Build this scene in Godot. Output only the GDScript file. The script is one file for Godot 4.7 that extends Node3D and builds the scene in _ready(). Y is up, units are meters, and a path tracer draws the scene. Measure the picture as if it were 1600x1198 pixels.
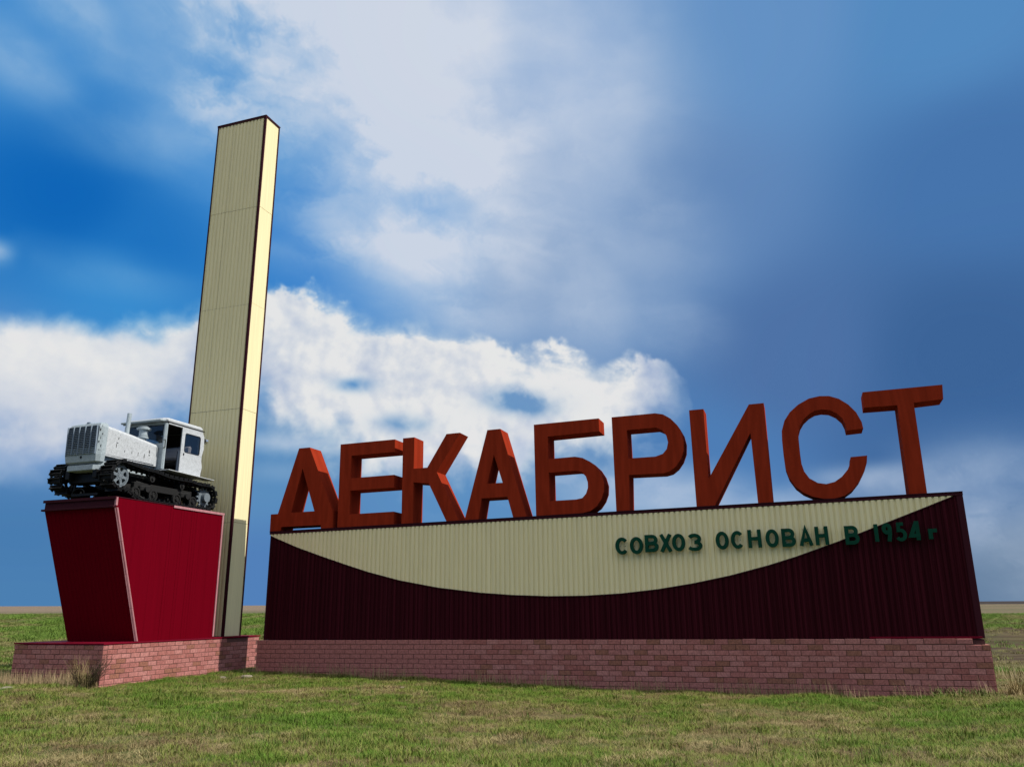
extends Node3D
# A roadside monument on the steppe: brick plinths, a sign wall with letters, a tall stele and a crawler tractor on a pedestal.
# The world's axes follow the sign wall: x along it to the right, y up, z out of its face towards the road.

var M := {}
var seen_names := {}
var rng := RandomNumberGenerator.new()
var nz := FastNoiseLite.new()
var nz2 := FastNoiseLite.new()

const COURSE := 0.0985
const BRICK := 0.26
const COURSE2 := 0.0912
const BRICK2 := 0.243

func _ready() -> void:
	rng.seed = 7
	nz.seed = 11; nz.frequency = 1.0; nz.fractal_type = FastNoiseLite.FRACTAL_FBM; nz.fractal_octaves = 3
	nz2.seed = 23; nz2.frequency = 1.0; nz2.fractal_type = FastNoiseLite.FRACTAL_FBM; nz2.fractal_octaves = 2
	# ---------------------------------------------------------------- camera, sky, sun, exposure
	var cam := Camera3D.new()
	cam.name = "camera"
	cam.transform = Transform3D(Basis(Vector3(0.94308, -0.00874, -0.33245), Vector3(0.09714, 0.96330, 0.25025), Vector3(0.31806, -0.26830, 0.90931)).orthonormalized(), Vector3(5.822, 1.4, 16.645))
	cam.fov = 50.65
	cam.near = 0.1
	cam.far = 12000.0
	add_child(cam)
	cam.current = true
	var env := Environment.new()
	env.background_mode = Environment.BG_SKY
	env.sky = Sky.new()
	var pano := PanoramaSkyMaterial.new()
	pano.panorama = ImageTexture.create_from_image(sky_picture())
	pano.energy_multiplier = 1.0
	env.sky.sky_material = pano
	env.background_energy_multiplier = 1.0
	env.tonemap_mode = Environment.TONE_MAPPER_LINEAR
	env.tonemap_exposure = 1.0
	env.sdfgi_enabled = true
	env.ssao_enabled = true
	env.ssil_enabled = true
	var we := WorldEnvironment.new()
	we.name = "world_environment"
	we.environment = env
	add_child(we)
	var sun := DirectionalLight3D.new()
	sun.name = "sun"
	sun.light_energy = 1.6
	sun.light_color = Color(1.0, 0.965, 0.91)
	sun.light_angular_distance = 0.5
	sun.shadow_enabled = true
	add_child(sun)
	sun.look_at_from_position(Vector3(0.697, 0.712, -0.085), Vector3.ZERO, Vector3.UP)

	materials()
	build_ground()
	build_wall_plinth()
	build_sign_wall()
	build_monument_base()
	build_stele()
	build_pedestal()
	build_big_letters()
	build_small_letters()
	build_tractor()
	build_plants()
	build_grass()

# ==================================================================== helpers: nodes

func numbered(called: String) -> String:
	if not seen_names.has(called):
		seen_names[called] = 0
		return called
	seen_names[called] += 1
	return "%s_%03d" % [called, seen_names[called]]

func thing(called: String, label: String, category: String, at := Vector3.ZERO, group := "") -> Node3D:
	var o := Node3D.new()
	o.name = numbered(called)
	o.position = at
	add_child(o)
	tag(o, label, category, group)
	return o

func tag(o: Node, label: String, category: String, group := "") -> void:
	o.set_meta("label", label)
	o.set_meta("category", category)
	if group != "":
		o.set_meta("group", group)

func obj(called: String, mesh: Mesh, m: Material, parent: Node, at := Vector3.ZERO) -> MeshInstance3D:
	var o := MeshInstance3D.new()
	o.name = called if parent != self else numbered(called)
	o.mesh = mesh
	o.material_override = m
	o.position = at
	parent.add_child(o, true)
	return o

# ==================================================================== helpers: shapes

func begin() -> SurfaceTool:
	var st := SurfaceTool.new()
	st.begin(Mesh.PRIMITIVE_TRIANGLES)
	return st

func tri(st: SurfaceTool, a: Vector3, b: Vector3, c: Vector3, n: Vector3) -> void:
	st.set_normal(n); st.add_vertex(a)
	if (b - a).cross(c - a).dot(n) > 0.0:
		st.set_normal(n); st.add_vertex(c)
		st.set_normal(n); st.add_vertex(b)
	else:
		st.set_normal(n); st.add_vertex(b)
		st.set_normal(n); st.add_vertex(c)

func quad(st: SurfaceTool, a: Vector3, b: Vector3, c: Vector3, d: Vector3, away := Vector3.ZERO) -> void:
	# a face whose normal points away from the point «away» is not needed here: «away» is the rough outward direction
	var n := (b - a).cross(d - a)
	if n.length_squared() < 1e-14:
		n = (c - b).cross(d - c)
	if n.length_squared() < 1e-14:
		return
	n = n.normalized()
	if n.dot(away) < 0.0:
		n = -n
	tri(st, a, b, c, n)
	tri(st, a, c, d, n)

func tri3(st: SurfaceTool, p: Array, n: Array) -> void:   # a triangle with a normal at each corner
	var f: Vector3 = (p[1] - p[0]).cross(p[2] - p[0])
	var order := [0, 1, 2] if f.dot(n[0] + n[1] + n[2]) <= 0.0 else [0, 2, 1]
	for i in order:
		st.set_normal(n[i]); st.add_vertex(p[i])

func box(st: SurfaceTool, at: Vector3, s: Vector3, bas := Basis.IDENTITY, bevel := 0.0) -> void:
	var h := s * 0.5
	if bevel <= 0.0:
		for ax in 3:
			for sg in [-1.0, 1.0]:
				var n := Vector3.ZERO; n[ax] = sg
				var u := Vector3.ZERO; u[(ax + 1) % 3] = h[(ax + 1) % 3]
				var v := Vector3.ZERO; v[(ax + 2) % 3] = h[(ax + 2) % 3]
				var o := n * h[ax]
				quad(st, at + bas * (o - u - v), at + bas * (o + u - v), at + bas * (o + u + v), at + bas * (o - u + v), bas * n)
		return
	var e := minf(bevel, minf(h.x, minf(h.y, h.z)) * 0.9)
	for ax in 3:
		var a1 := (ax + 1) % 3
		var a2 := (ax + 2) % 3
		for sg in [-1.0, 1.0]:
			var n := Vector3.ZERO; n[ax] = sg
			var u := Vector3.ZERO; u[a1] = h[a1] - e
			var v := Vector3.ZERO; v[a2] = h[a2] - e
			var o := n * h[ax]
			quad(st, at + bas * (o - u - v), at + bas * (o + u - v), at + bas * (o + u + v), at + bas * (o - u + v), bas * n)
			for sg2 in [-1.0, 1.0]:   # the chamfer between the faces of ax and a1
				var p := Vector3.ZERO; p[ax] = sg * h[ax]; p[a1] = sg2 * (h[a1] - e)
				var q := Vector3.ZERO; q[ax] = sg * (h[ax] - e); q[a1] = sg2 * h[a1]
				var dn := Vector3.ZERO; dn[ax] = sg; dn[a1] = sg2
				quad(st, at + bas * (p - v), at + bas * (p + v), at + bas * (q + v), at + bas * (q - v), bas * dn)
	for sx in [-1.0, 1.0]:
		for sy in [-1.0, 1.0]:
			for sz in [-1.0, 1.0]:
				var sgn := Vector3(sx, sy, sz)
				tri(st, at + bas * (sgn * Vector3(h.x, h.y - e, h.z - e)), at + bas * (sgn * Vector3(h.x - e, h.y, h.z - e)), at + bas * (sgn * Vector3(h.x - e, h.y - e, h.z)), (bas * sgn).normalized())

func boxmesh(s: Vector3, bevel := 0.0) -> ArrayMesh:
	var st := begin()
	box(st, Vector3.ZERO, s, Basis.IDENTITY, bevel)
	return st.commit()

func side_axes(d: Vector3) -> Array:
	var u := d.cross(Vector3.UP if absf(d.y) < 0.9 else Vector3.RIGHT).normalized()
	return [u, d.cross(u).normalized()]

func tube(st: SurfaceTool, a: Vector3, b: Vector3, ra: float, rb: float, n := 12, capped := true) -> void:
	var d := (b - a).normalized()
	var ax := side_axes(d)
	for i in n:
		var t0 := TAU * i / n
		var t1 := TAU * (i + 1) / n
		var e0: Vector3 = ax[0] * cos(t0) + ax[1] * sin(t0)
		var e1: Vector3 = ax[0] * cos(t1) + ax[1] * sin(t1)
		tri3(st, [a + e0 * ra, a + e1 * ra, b + e1 * rb], [e0, e1, e1])
		tri3(st, [a + e0 * ra, b + e1 * rb, b + e0 * rb], [e0, e1, e0])
		if capped:
			tri(st, a, a + e0 * ra, a + e1 * ra, -d)
			tri(st, b, b + e0 * rb, b + e1 * rb, d)

func ring(st: SurfaceTool, c: Vector3, axis: Vector3, r0: float, r1: float, w: float, n := 28) -> void:
	# a rim: from radius r0 to r1, of width w along the axis
	var ax := side_axes(axis)
	var h := axis * (w * 0.5)
	for i in n:
		var t0 := TAU * i / n
		var t1 := TAU * (i + 1) / n
		var e0: Vector3 = ax[0] * cos(t0) + ax[1] * sin(t0)
		var e1: Vector3 = ax[0] * cos(t1) + ax[1] * sin(t1)
		tri3(st, [c + e0 * r1 - h, c + e1 * r1 - h, c + e1 * r1 + h], [e0, e1, e1])
		tri3(st, [c + e0 * r1 - h, c + e1 * r1 + h, c + e0 * r1 + h], [e0, e1, e0])
		tri3(st, [c + e0 * r0 - h, c + e1 * r0 - h, c + e1 * r0 + h], [-e0, -e1, -e1])
		tri3(st, [c + e0 * r0 - h, c + e1 * r0 + h, c + e0 * r0 + h], [-e0, -e1, -e0])
		quad(st, c + e0 * r0 + h, c + e1 * r0 + h, c + e1 * r1 + h, c + e0 * r1 + h, axis)
		quad(st, c + e0 * r0 - h, c + e1 * r0 - h, c + e1 * r1 - h, c + e0 * r1 - h, -axis)

func outline_sides(st: SurfaceTool, pts: PackedVector2Array, z0: float, z1: float, hole := false) -> void:
	var ccw := not Geometry2D.is_polygon_clockwise(pts)
	for i in pts.size():
		var a := pts[i]
		var b := pts[(i + 1) % pts.size()]
		var d := (b - a).normalized()
		var n := Vector3(d.y, -d.x, 0)
		if not ccw: n = -n
		if hole: n = -n
		quad(st, Vector3(a.x, a.y, z0), Vector3(b.x, b.y, z0), Vector3(b.x, b.y, z1), Vector3(a.x, a.y, z1), n)

func flat(st: SurfaceTool, pts: PackedVector2Array, z: float, n: Vector3) -> void:
	var idx := Geometry2D.triangulate_polygon(pts)
	for k in range(0, idx.size(), 3):
		tri(st, Vector3(pts[idx[k]].x, pts[idx[k]].y, z), Vector3(pts[idx[k + 1]].x, pts[idx[k + 1]].y, z), Vector3(pts[idx[k + 2]].x, pts[idx[k + 2]].y, z), n)

func slab(st: SurfaceTool, pts: PackedVector2Array, z0: float, z1: float, hole := PackedVector2Array()) -> void:
	# a flat shape in x and y with thickness from z0 to z1, with one hole at most
	outline_sides(st, pts, z0, z1)
	var pieces: Array = [pts]
	if hole.size() > 2:
		outline_sides(st, hole, z0, z1, true)
		var cx := 0.0
		for p in hole: cx += p.x / hole.size()
		pieces = []
		for half in [PackedVector2Array([Vector2(-99, -99), Vector2(cx, -99), Vector2(cx, 99), Vector2(-99, 99)]), PackedVector2Array([Vector2(cx, -99), Vector2(99, -99), Vector2(99, 99), Vector2(cx, 99)])]:
			for q in Geometry2D.intersect_polygons(pts, half):
				for w in Geometry2D.clip_polygons(q, hole):
					pieces.append(w)
	for q in pieces:
		flat(st, q, z1, Vector3(0, 0, 1))
		flat(st, q, z0, Vector3(0, 0, -1))

func vv(list: Array) -> PackedVector2Array:
	var out := PackedVector2Array()
	for k in range(0, list.size(), 2):
		out.append(Vector2(list[k], list[k + 1]))
	return out

func stroke(st: SurfaceTool, pts: Array, half: float, z0: float, z1: float, closed := false) -> void:
	# a flat bar of even width that follows a line in x and y
	var n := pts.size()
	var left := []
	var right := []
	for i in n:
		var p: Vector2 = pts[i]
		var d0: Vector2 = (p - pts[(i - 1 + n) % n]).normalized() if (i > 0 or closed) else (pts[1] - p).normalized()
		var d1: Vector2 = (pts[(i + 1) % n] - p).normalized() if (i < n - 1 or closed) else d0
		if i == 0 and not closed: d0 = d1
		var m := (d0 + d1).normalized()
		var nrm := Vector2(-m.y, m.x)
		var k := half / maxf(0.45, nrm.dot(Vector2(-d0.y, d0.x)))
		left.append(p + nrm * k)
		right.append(p - nrm * k)
	for i in (n if closed else n - 1):
		var j := (i + 1) % n
		var a: Vector2 = left[i]; var b: Vector2 = left[j]; var c: Vector2 = right[j]; var d: Vector2 = right[i]
		quad(st, Vector3(a.x, a.y, z1), Vector3(b.x, b.y, z1), Vector3(c.x, c.y, z1), Vector3(d.x, d.y, z1), Vector3(0, 0, 1))
		quad(st, Vector3(a.x, a.y, z0), Vector3(b.x, b.y, z0), Vector3(c.x, c.y, z0), Vector3(d.x, d.y, z0), Vector3(0, 0, -1))
		var out := Vector3(a.x - d.x, a.y - d.y, 0)
		quad(st, Vector3(a.x, a.y, z0), Vector3(b.x, b.y, z0), Vector3(b.x, b.y, z1), Vector3(a.x, a.y, z1), out)
		quad(st, Vector3(d.x, d.y, z0), Vector3(c.x, c.y, z0), Vector3(c.x, c.y, z1), Vector3(d.x, d.y, z1), -out)
	if not closed:
		for e in [0, n - 1]:
			var o2: Vector2 = pts[e] - pts[1 if e == 0 else n - 2]
			quad(st, Vector3(left[e].x, left[e].y, z0), Vector3(right[e].x, right[e].y, z0), Vector3(right[e].x, right[e].y, z1), Vector3(left[e].x, left[e].y, z1), Vector3(o2.x, o2.y, 0))

func loft(st: SurfaceTool, rows: Array, caps := true, middle := Vector3.ZERO) -> void:
	# rings of points (each an Array of Vector3) joined in order; normals point away from each ring's centre
	for r in rows.size() - 1:
		var a: Array = rows[r]
		var b: Array = rows[r + 1]
		var c := Vector3.ZERO
		for p in a: c += p / a.size()
		var c2 := Vector3.ZERO
		for p in b: c2 += p / b.size()
		for i in a.size():
			var j := (i + 1) % a.size()
			quad(st, a[i], a[j], b[j], b[i], (a[i] + a[j] + b[i] + b[j]) * 0.25 - (c + c2) * 0.5)
	if caps:
		for e in [0, rows.size() - 1]:
			var row: Array = rows[e]
			var c := Vector3.ZERO
			for p in row: c += p / row.size()
			var other := Vector3.ZERO
			for p in rows[1 if e == 0 else rows.size() - 2]: other += p / row.size()
			for i in row.size():
				var j := (i + 1) % row.size()
				var n: Vector3 = (row[i] - c).cross(row[j] - c)
				if n.length_squared() > 1e-12:
					n = n.normalized()
					if n.dot(c - other) < 0: n = -n
					tri(st, c, row[i], row[j], n)

# ==================================================================== materials

func grain(w: int, h: int, seed_: int, fx: float, fy: float, lo: float, hi: float, spots := 0.0, oct := 4) -> ImageTexture:
	# a grey picture of noise, stretched as given, that repeats without a seam
	var f := FastNoiseLite.new()
	f.seed = seed_; f.frequency = 1.0; f.fractal_octaves = oct
	var g := FastNoiseLite.new()
	g.seed = seed_ + 5; g.frequency = 1.0; g.fractal_octaves = 2
	var im := Image.create(w, h, false, Image.FORMAT_RGB8)
	for y in h:
		var b := TAU * y / h
		for x in w:
			var a := TAU * x / w
			var p := f.get_noise_3d(cos(a) * fx, sin(a) * fx + cos(b) * fy * 0.7, sin(b) * fy) * 1.2
			var v := clampf(0.5 + p, 0.0, 1.0)
			var c := lerpf(lo, hi, v)
			if spots > 0.0:
				var q := g.get_noise_3d(cos(a) * fx * 3.0, sin(a) * fx * 3.0 + cos(b) * fx * 2.0, sin(b) * fx * 3.0)
				if q > 0.42: c *= 1.0 - spots
			im.set_pixel(x, y, Color(c, c, c))
	return ImageTexture.create_from_image(im)

func mat(c: Color, rough: float, tex: Texture2D = null, scale := Vector3.ONE, metal := 0.0, bump: Texture2D = null, depth := 0.1, spec := 0.3) -> StandardMaterial3D:
	var m := StandardMaterial3D.new()
	m.albedo_color = c.linear_to_srgb()
	m.roughness = rough
	m.metallic = metal
	m.metallic_specular = spec
	if tex or bump:
		m.uv1_triplanar = true
		m.uv1_world_triplanar = true
		m.uv1_scale = scale
	if tex: m.albedo_texture = tex
	if bump:
		m.heightmap_enabled = true
		m.heightmap_texture = bump
		m.heightmap_scale = depth
	return m

func painted(c: Color, tex: Texture2D) -> StandardMaterial3D:   # weathered paint on sheet metal
	return mat(c, 0.55, tex, Vector3(0.5, 0.14, 0.5), 0.0, null, 0.1, 0.12)

func materials() -> void:
	var streak := grain(256, 256, 3, 6.0, 0.7, 0.955, 1.0)
	var mottle := grain(256, 256, 9, 3.0, 3.0, 0.83, 1.0)
	var fine := grain(256, 256, 17, 9.0, 9.0, 0.7, 1.0)
	var dusty := grain(256, 256, 31, 2.5, 1.2, 0.90, 1.0)
	var chips := grain(256, 256, 41, 2.2, 2.2, 0.94, 1.0, 0.24)
	M.cream = mat(Color(0.80, 0.735, 0.455), 0.5, streak, Vector3(0.5, 0.12, 0.5))
	M.maroon = painted(Color(0.052, 0.0065, 0.0125), grain(256, 256, 77, 11.0, 0.35, 0.72, 1.0))
	M.trim = painted(Color(0.046, 0.011, 0.018), streak)
	M.trim_red = painted(Color(0.15, 0.005, 0.018), streak)
	M.trim_pale = mat(Color(0.44, 0.21, 0.24), 0.5, dusty, Vector3(0.8, 0.8, 0.8))
	M.red_sheet = mat(Color(0.122, 0.0012, 0.0075), 0.6, streak, Vector3(0.5, 0.14, 0.5), 0.0, null, 0.1, 0.05)
	M.letter = mat(Color(0.27, 0.030, 0.012), 0.7, dusty, Vector3(0.5, 0.14, 0.5), 0.0, null, 0.1, 0.04)
	M.green = painted(Color(0.006, 0.055, 0.034), dusty)
	M.mortar = mat(Color(0.17, 0.085, 0.078), 0.95, fine, Vector3(2, 2, 2))
	M.bricks = []
	for c in [Color(0.42, 0.172, 0.162), Color(0.455, 0.195, 0.182), Color(0.39, 0.155, 0.145), Color(0.43, 0.188, 0.178), Color(0.365, 0.138, 0.126), Color(0.475, 0.212, 0.2), Color(0.405, 0.16, 0.146), Color(0.44, 0.18, 0.168), Color(0.31, 0.135, 0.10)]:
		M.bricks.append(mat(c, 0.9, mottle, Vector3(1.3, 1.3, 1.3), 0.0, fine, 0.2))
	M.inside = mat(Color(0.02, 0.015, 0.012), 0.9)
	M.white = mat(Color(0.475, 0.515, 0.56), 0.42, chips, Vector3(1.1, 1.1, 1.1))
	M.pale_blue = mat(Color(0.34, 0.41, 0.46), 0.45, chips, Vector3(1.1, 1.1, 1.1))
	M.wheel = mat(Color(0.155, 0.19, 0.225), 0.5, chips, Vector3(1.1, 1.1, 1.1))
	M.dark = mat(Color(0.024, 0.025, 0.026), 0.5, fine, Vector3(2, 2, 2))
	M.black = mat(Color(0.009, 0.010, 0.011), 0.45, fine, Vector3(2, 2, 2))
	M.grille = mat(Color(0.045, 0.065, 0.10), 0.5, fine, Vector3(3, 3, 3))
	M.grille_bar = mat(Color(0.20, 0.255, 0.33), 0.45)
	M.olive = mat(Color(0.22, 0.20, 0.10), 0.6)
	M.seat = mat(Color(0.74, 0.72, 0.76), 0.7)
	M.chrome = mat(Color(0.8, 0.8, 0.8), 0.15, null, Vector3.ONE, 0.9)
	var gl := StandardMaterial3D.new()
	gl.albedo_color = Color(0.07, 0.12, 0.19, 0.30)
	gl.transparency = BaseMaterial3D.TRANSPARENCY_ALPHA
	gl.roughness = 0.06
	M.glass = gl
	M.ground = mat(Color(1, 1, 1), 0.95, grain(512, 512, 51, 14.0, 14.0, 0.55, 1.0, 0.0, 5), Vector3(0.33, 0.33, 0.33), 0.0, null)
	M.ground.vertex_color_use_as_albedo = true
	M.blade = mat(Color(1, 1, 1), 0.75)
	M.blade.vertex_color_use_as_albedo = true
	M.blade.backlight_enabled = true
	M.blade.backlight = Color(0.055, 0.085, 0.016).linear_to_srgb()
	M.straw = mat(Color(1, 1, 1), 0.85)
	M.straw.vertex_color_use_as_albedo = true
	M.straw.backlight_enabled = true
	M.straw.backlight = Color(0.08, 0.065, 0.03).linear_to_srgb()
	M.twig = mat(Color(0.05, 0.038, 0.022), 0.9)
	M.stone = mat(Color(0.36, 0.32, 0.25), 0.9, fine, Vector3(4, 4, 4))

# ==================================================================== sky

var sk := FastNoiseLite.new()
var sk2 := FastNoiseLite.new()
var sk3 := FastNoiseLite.new()
var sk4 := FastNoiseLite.new()

# colours of the clear or rain-dark air: azimuth from the view's middle, elevation, red, green, blue (0..255)
const AIR := [
	[-36, 34, 70, 140, 205], [-31, 25, 14, 100, 182], [-26, 23, 28, 112, 190], [-27, 20, 60, 142, 208], [-22, 30, 60, 135, 205], [-31, 12, 120, 155, 205],
	[-31, 4, 72, 124, 176], [-31, 1, 76, 128, 178], [-17, 3, 82, 128, 185], [-17, 8, 92, 142, 190], [-8, 28, 105, 158, 215], [-14, 25, 62, 132, 205],
	[3, 35, 142, 172, 212], [4, 23, 122, 154, 196], [14, 27, 96, 134, 184], [-4, 38, 168, 190, 220], [4, 30, 140, 168, 206], [20, 37, 100, 145, 196], [33, 35, 84, 138, 192], [33, 26, 70, 116, 172],
	[30, 15, 60, 100, 152], [20, 16, 78, 114, 166], [29, 8, 62, 104, 158], [32, 1, 92, 120, 152], [14, 9, 78, 126, 182], [-4, 8, 92, 142, 192], [4, 5, 92, 140, 190],
	[60, 10, 80, 120, 170], [-60, 10, 80, 130, 190], [0, 60, 60, 120, 190], [70, 40, 70, 130, 195], [-70, 40, 30, 100, 185],
]
# soft high veil: azimuth, elevation, half widths, lean, strength
const VEIL := [
	[-14, 38, 14, 9, 0.5, 1.1], [-8, 33, 10, 7, 0.5, 1.1], [-6, 28, 9, 6, 0.5, 0.95], [-9, 28, 5.5, 2.4, 0.3, 0.8], [-6, 24.5, 7, 1.6, 0.1, 0.7], [-10, 26, 6.5, 3, 0.4, 0.75], [-13, 31, 4, 3, 0.5, 0.85], [-2, 25, 6, 3, 0.5, 0.7], [2, 36, 9, 9, 0.3, 0.5], [0, 28, 6, 5, 0.5, 0.6],
	[-22, 34, 7, 2.5, -0.4, 0.5], [-25, 30, 6, 1.8, -0.35, 0.45], [-35, 32, 3, 1.6, 0.6, 0.5], [5, 22, 4, 4, 0.9, 0.38], [9, 27, 5, 5, 0.8, 0.30], [-3, 22, 5, 3, 0.2, 0.55],
	[-30, 21, 6, 1.0, 0.1, 0.2], [-16, 24, 4, 1, 0, 0.4], [30.5, 5.5, 5, 3.2, 0.1, 0.5], [26, 7.5, 5, 0.9, 0.2, 0.45], [33, 2, 4, 2, 0, 0.4], [12, 19, 3, 2, 0.5, 0.3], [-16, 11, 2.6, 0.6, 0.05, 0.6], [-33, 8.6, 3, 0.8, 0.15, 0.6], [-16, 9.2, 2, 0.4, 0, 0.3],
	[-35.4, 20.9, 1.1, 0.7, 0, 1.3], [-33, 36, 3.5, 1.6, 0.7, 0.7], [-28, 33.5, 5, 1.4, 0.4, 0.55],
	[10, 7.5, 6, 1.6, 0.2, 0.55], [17, 6, 5, 1.4, 0.15, 0.4],
]
const VIEW := 19.3          # the picture of the sky is laid out from the direction of the view
# the cumulus bank: azimuth and elevation of its upper outline
const TOPS := [[-45, 16], [-37, 17.4], [-30.5, 18.6], [-25, 18.7], [-22.8, 19.6], [-20.5, 21.3], [-17.8, 21.7], [-13.3, 21.4], [-9.5, 20.2], [-4.7, 19.4], [0, 18.4], [3.9, 18.4], [6.6, 17.3], [9.5, 17.6], [11.2, 16.2], [12.6, 14.5], [13.6, 10], [45, 4]]
const FEET := [[-45, 8.8], [-31, 9.2], [-26, 10.6], [-23, 12.6], [-19, 13.6], [-15, 11.8], [-10, 9.6], [-5, 9.0], [0, 9.6], [6, 10.6], [10, 12.5], [13, 13.5], [45, 9]]

func along(list: Array, x: float) -> float:
	if x <= list[0][0]: return list[0][1]
	for k in range(1, list.size()):
		if x < list[k][0]:
			return lerpf(list[k - 1][1], list[k][1], (x - list[k - 1][0]) / (list[k][0] - list[k - 1][0]))
	return list[list.size() - 1][1]

func air(a: float, e: float) -> Color:
	# the smooth fields of the sky: colour of the air, and in the fourth place the strength of the veil
	var r := 0.0; var g := 0.0; var b := 0.0; var ws := 0.0
	for k in AIR:
		var da: float = a - k[0]; var de: float = (e - k[1]) * 1.25
		var q := da * da + de * de + 9.0
		var w := 1.0 / (q * q)
		r += w * k[2]; g += w * k[3]; b += w * k[4]; ws += w
	var v := 0.0
	for k in VEIL:
		var da: float = a - k[0]; var de: float = e - k[1]
		if absf(da) > 24.0 or absf(de) > 18.0: continue
		de += da * k[4] * 0.35
		var q: float = (da / k[2]) * (da / k[2]) + (de / k[3]) * (de / k[3])
		v = maxf(v, k[5] * exp(-pow(q, 1.5) * 0.55))
	return Color(r / (ws * 255.0), g / (ws * 255.0), b / (ws * 255.0), v)

func sky_colour(a: float, e: float, smooth_: Color) -> Color:
	# a: azimuth in degrees from the direction of the view, e: elevation in degrees
	var c := Vector3(smooth_.r, smooth_.g, smooth_.b)
	var front := 1.0 - smoothstep(40.0, 62.0, absf(a))
	var n1 := sk.get_noise_2d(a * 1.0 + e * 0.5, e * 2.2)
	var n2 := sk2.get_noise_2d(a, e * 1.15)
	var v := smooth_.a
	v = clampf(v * (1.04 + n1 * 0.85 + n2 * 0.3), 0.0, 1.0) * front
	# the veil ends towards the left along a slanting edge
	v *= lerpf(0.62, 1.0, smoothstep(-3.0, 2.2, a + 20.5 + (e - 30.7) * 0.63 + n1 * 7.0))
	var veil := Vector3(0.815, 0.845, 0.90)
	c = c.lerp(veil, v * 0.95)
	# cumulus
	if front > 0.0:
		var top := along(TOPS, a)
		var foot := along(FEET, a)
		var bump := sk2.get_noise_2d(a * 0.9 + 40.0, e * 1.0)
		var small := sk3.get_noise_2d(a, e)
		var puff := -0.25 - sk4.get_noise_2d(a, e)      # rounded heads
		var d := top - e + bump * 1.3 + puff * 0.9 * (1.0 - smoothstep(-21.0, -25.0, a)) + small * 0.36 * (1.0 - 0.6 * smoothstep(-21.0, -25.0, a))
		var west := smoothstep(-21.0, -25.0, a)
		var soft := lerpf(0.55 + 2.8 * smoothstep(-0.15, 0.4, n1), 2.1, west)
		var dens := smoothstep(0.0, soft, d)
		dens *= smoothstep(-2.4, 2.6, e - foot + bump * 2.6 + small * 0.6)
		dens *= 1.0 - smoothstep(10.5, 14.5, a + bump * 3.0)
		# rifts through which the blue shows
		var rift := exp(-pow((a - 0.6) / 2.2, 2.0) - pow((e - 14.2 + bump * 0.8) / 0.75, 2.0)) + 0.6 * exp(-pow((a + 11.5) / 1.4, 2.0) - pow((e - 15.2) / 0.45, 2.0)) + 0.5 * exp(-pow((a + 8.0) / 1.8, 2.0) - pow((e - 12.6) / 0.6, 2.0))
		dens *= 1.0 - clampf(rift * 1.25 + small * 0.8 * rift, 0.0, 0.9)
		var bump_r := sk2.get_noise_2d((a + 1.1) * 0.9 + 40.0, e + 0.9)
		var small_r := sk3.get_noise_2d(a + 0.35, e + 0.3)
		var puff_r := -0.25 - sk4.get_noise_2d(a + 0.45, e + 0.4)
		var lit := 0.98 + ((bump - bump_r) * 0.6 + (small - small_r) * 0.16 + (puff - puff_r) * 0.42) * (1.0 - 0.65 * west) - 0.16 * smoothstep(2.0, 9.0, d) + n1 * 0.22
		lit -= (0.34 * smoothstep(2.5, 8.0, d) + 0.45 * smoothstep(-27.0, -22.0, a + bump * 2.0) * smoothstep(1.0, 4.0, d)) * west + 0.30 * smoothstep(-13.0, -19.0, a) * smoothstep(1.0, 5.0, d) * (1.0 - west)
		lit -= 0.45 * smoothstep(7.0, 10.0, a + bump * 2.0)
		var cc := Vector3(0.62, 0.69, 0.815).lerp(Vector3(0.915, 0.912, 0.908), clampf(lit, 0.0, 1.0))
		c = c.lerp(cc, clampf(dens * 0.97, 0.0, 1.0) * front)
		# low bright scraps under the bank
		var scrap := smoothstep(0.05, 0.5, sk2.get_noise_2d(a * 0.9 - 90.0, e * 1.8)) * exp(-pow((e - 10.0) / 2.4, 2.0)) * smoothstep(-14.0, -9.0, a) * (1.0 - smoothstep(6.0, 13.0, a))
		c = c.lerp(Vector3(0.76, 0.80, 0.88), scrap * 0.6)
	# the rest of the sky, out of the picture: blue haze low down, bright cloud added above it to fill the shaded fronts
	if front < 1.0:
		var el := maxf(e, 0.0)
		var blue := Vector3(0.36, 0.52, 0.72).lerp(Vector3(0.16, 0.42, 0.74), smoothstep(10.0, 60.0, el))
		var az := deg_to_rad(a)
		var p := Vector3(cos(az) * cos(deg_to_rad(e)), sin(deg_to_rad(e)) * 1.6, sin(az) * cos(deg_to_rad(e))) * 22.0
		var cl := smoothstep(-0.38, 0.10, sk.get_noise_3d(p.x, p.y, p.z) + 0.34) * smoothstep(18.0, 26.0, el)
		var shade := 0.6 + sk2.get_noise_3d(p.x * 1.5, p.y * 1.5, p.z * 1.5)
		var wc := Vector3(0.93, 0.93, 0.93).lerp(Vector3(1.0, 0.99, 0.97), clampf(shade, 0.0, 1.0))
		c = c.lerp(blue.lerp(wc, cl), 1.0 - front)
	c = c.clamp(Vector3.ZERO, Vector3.ONE)
	return Color(c.x, c.y, c.z)

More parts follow.
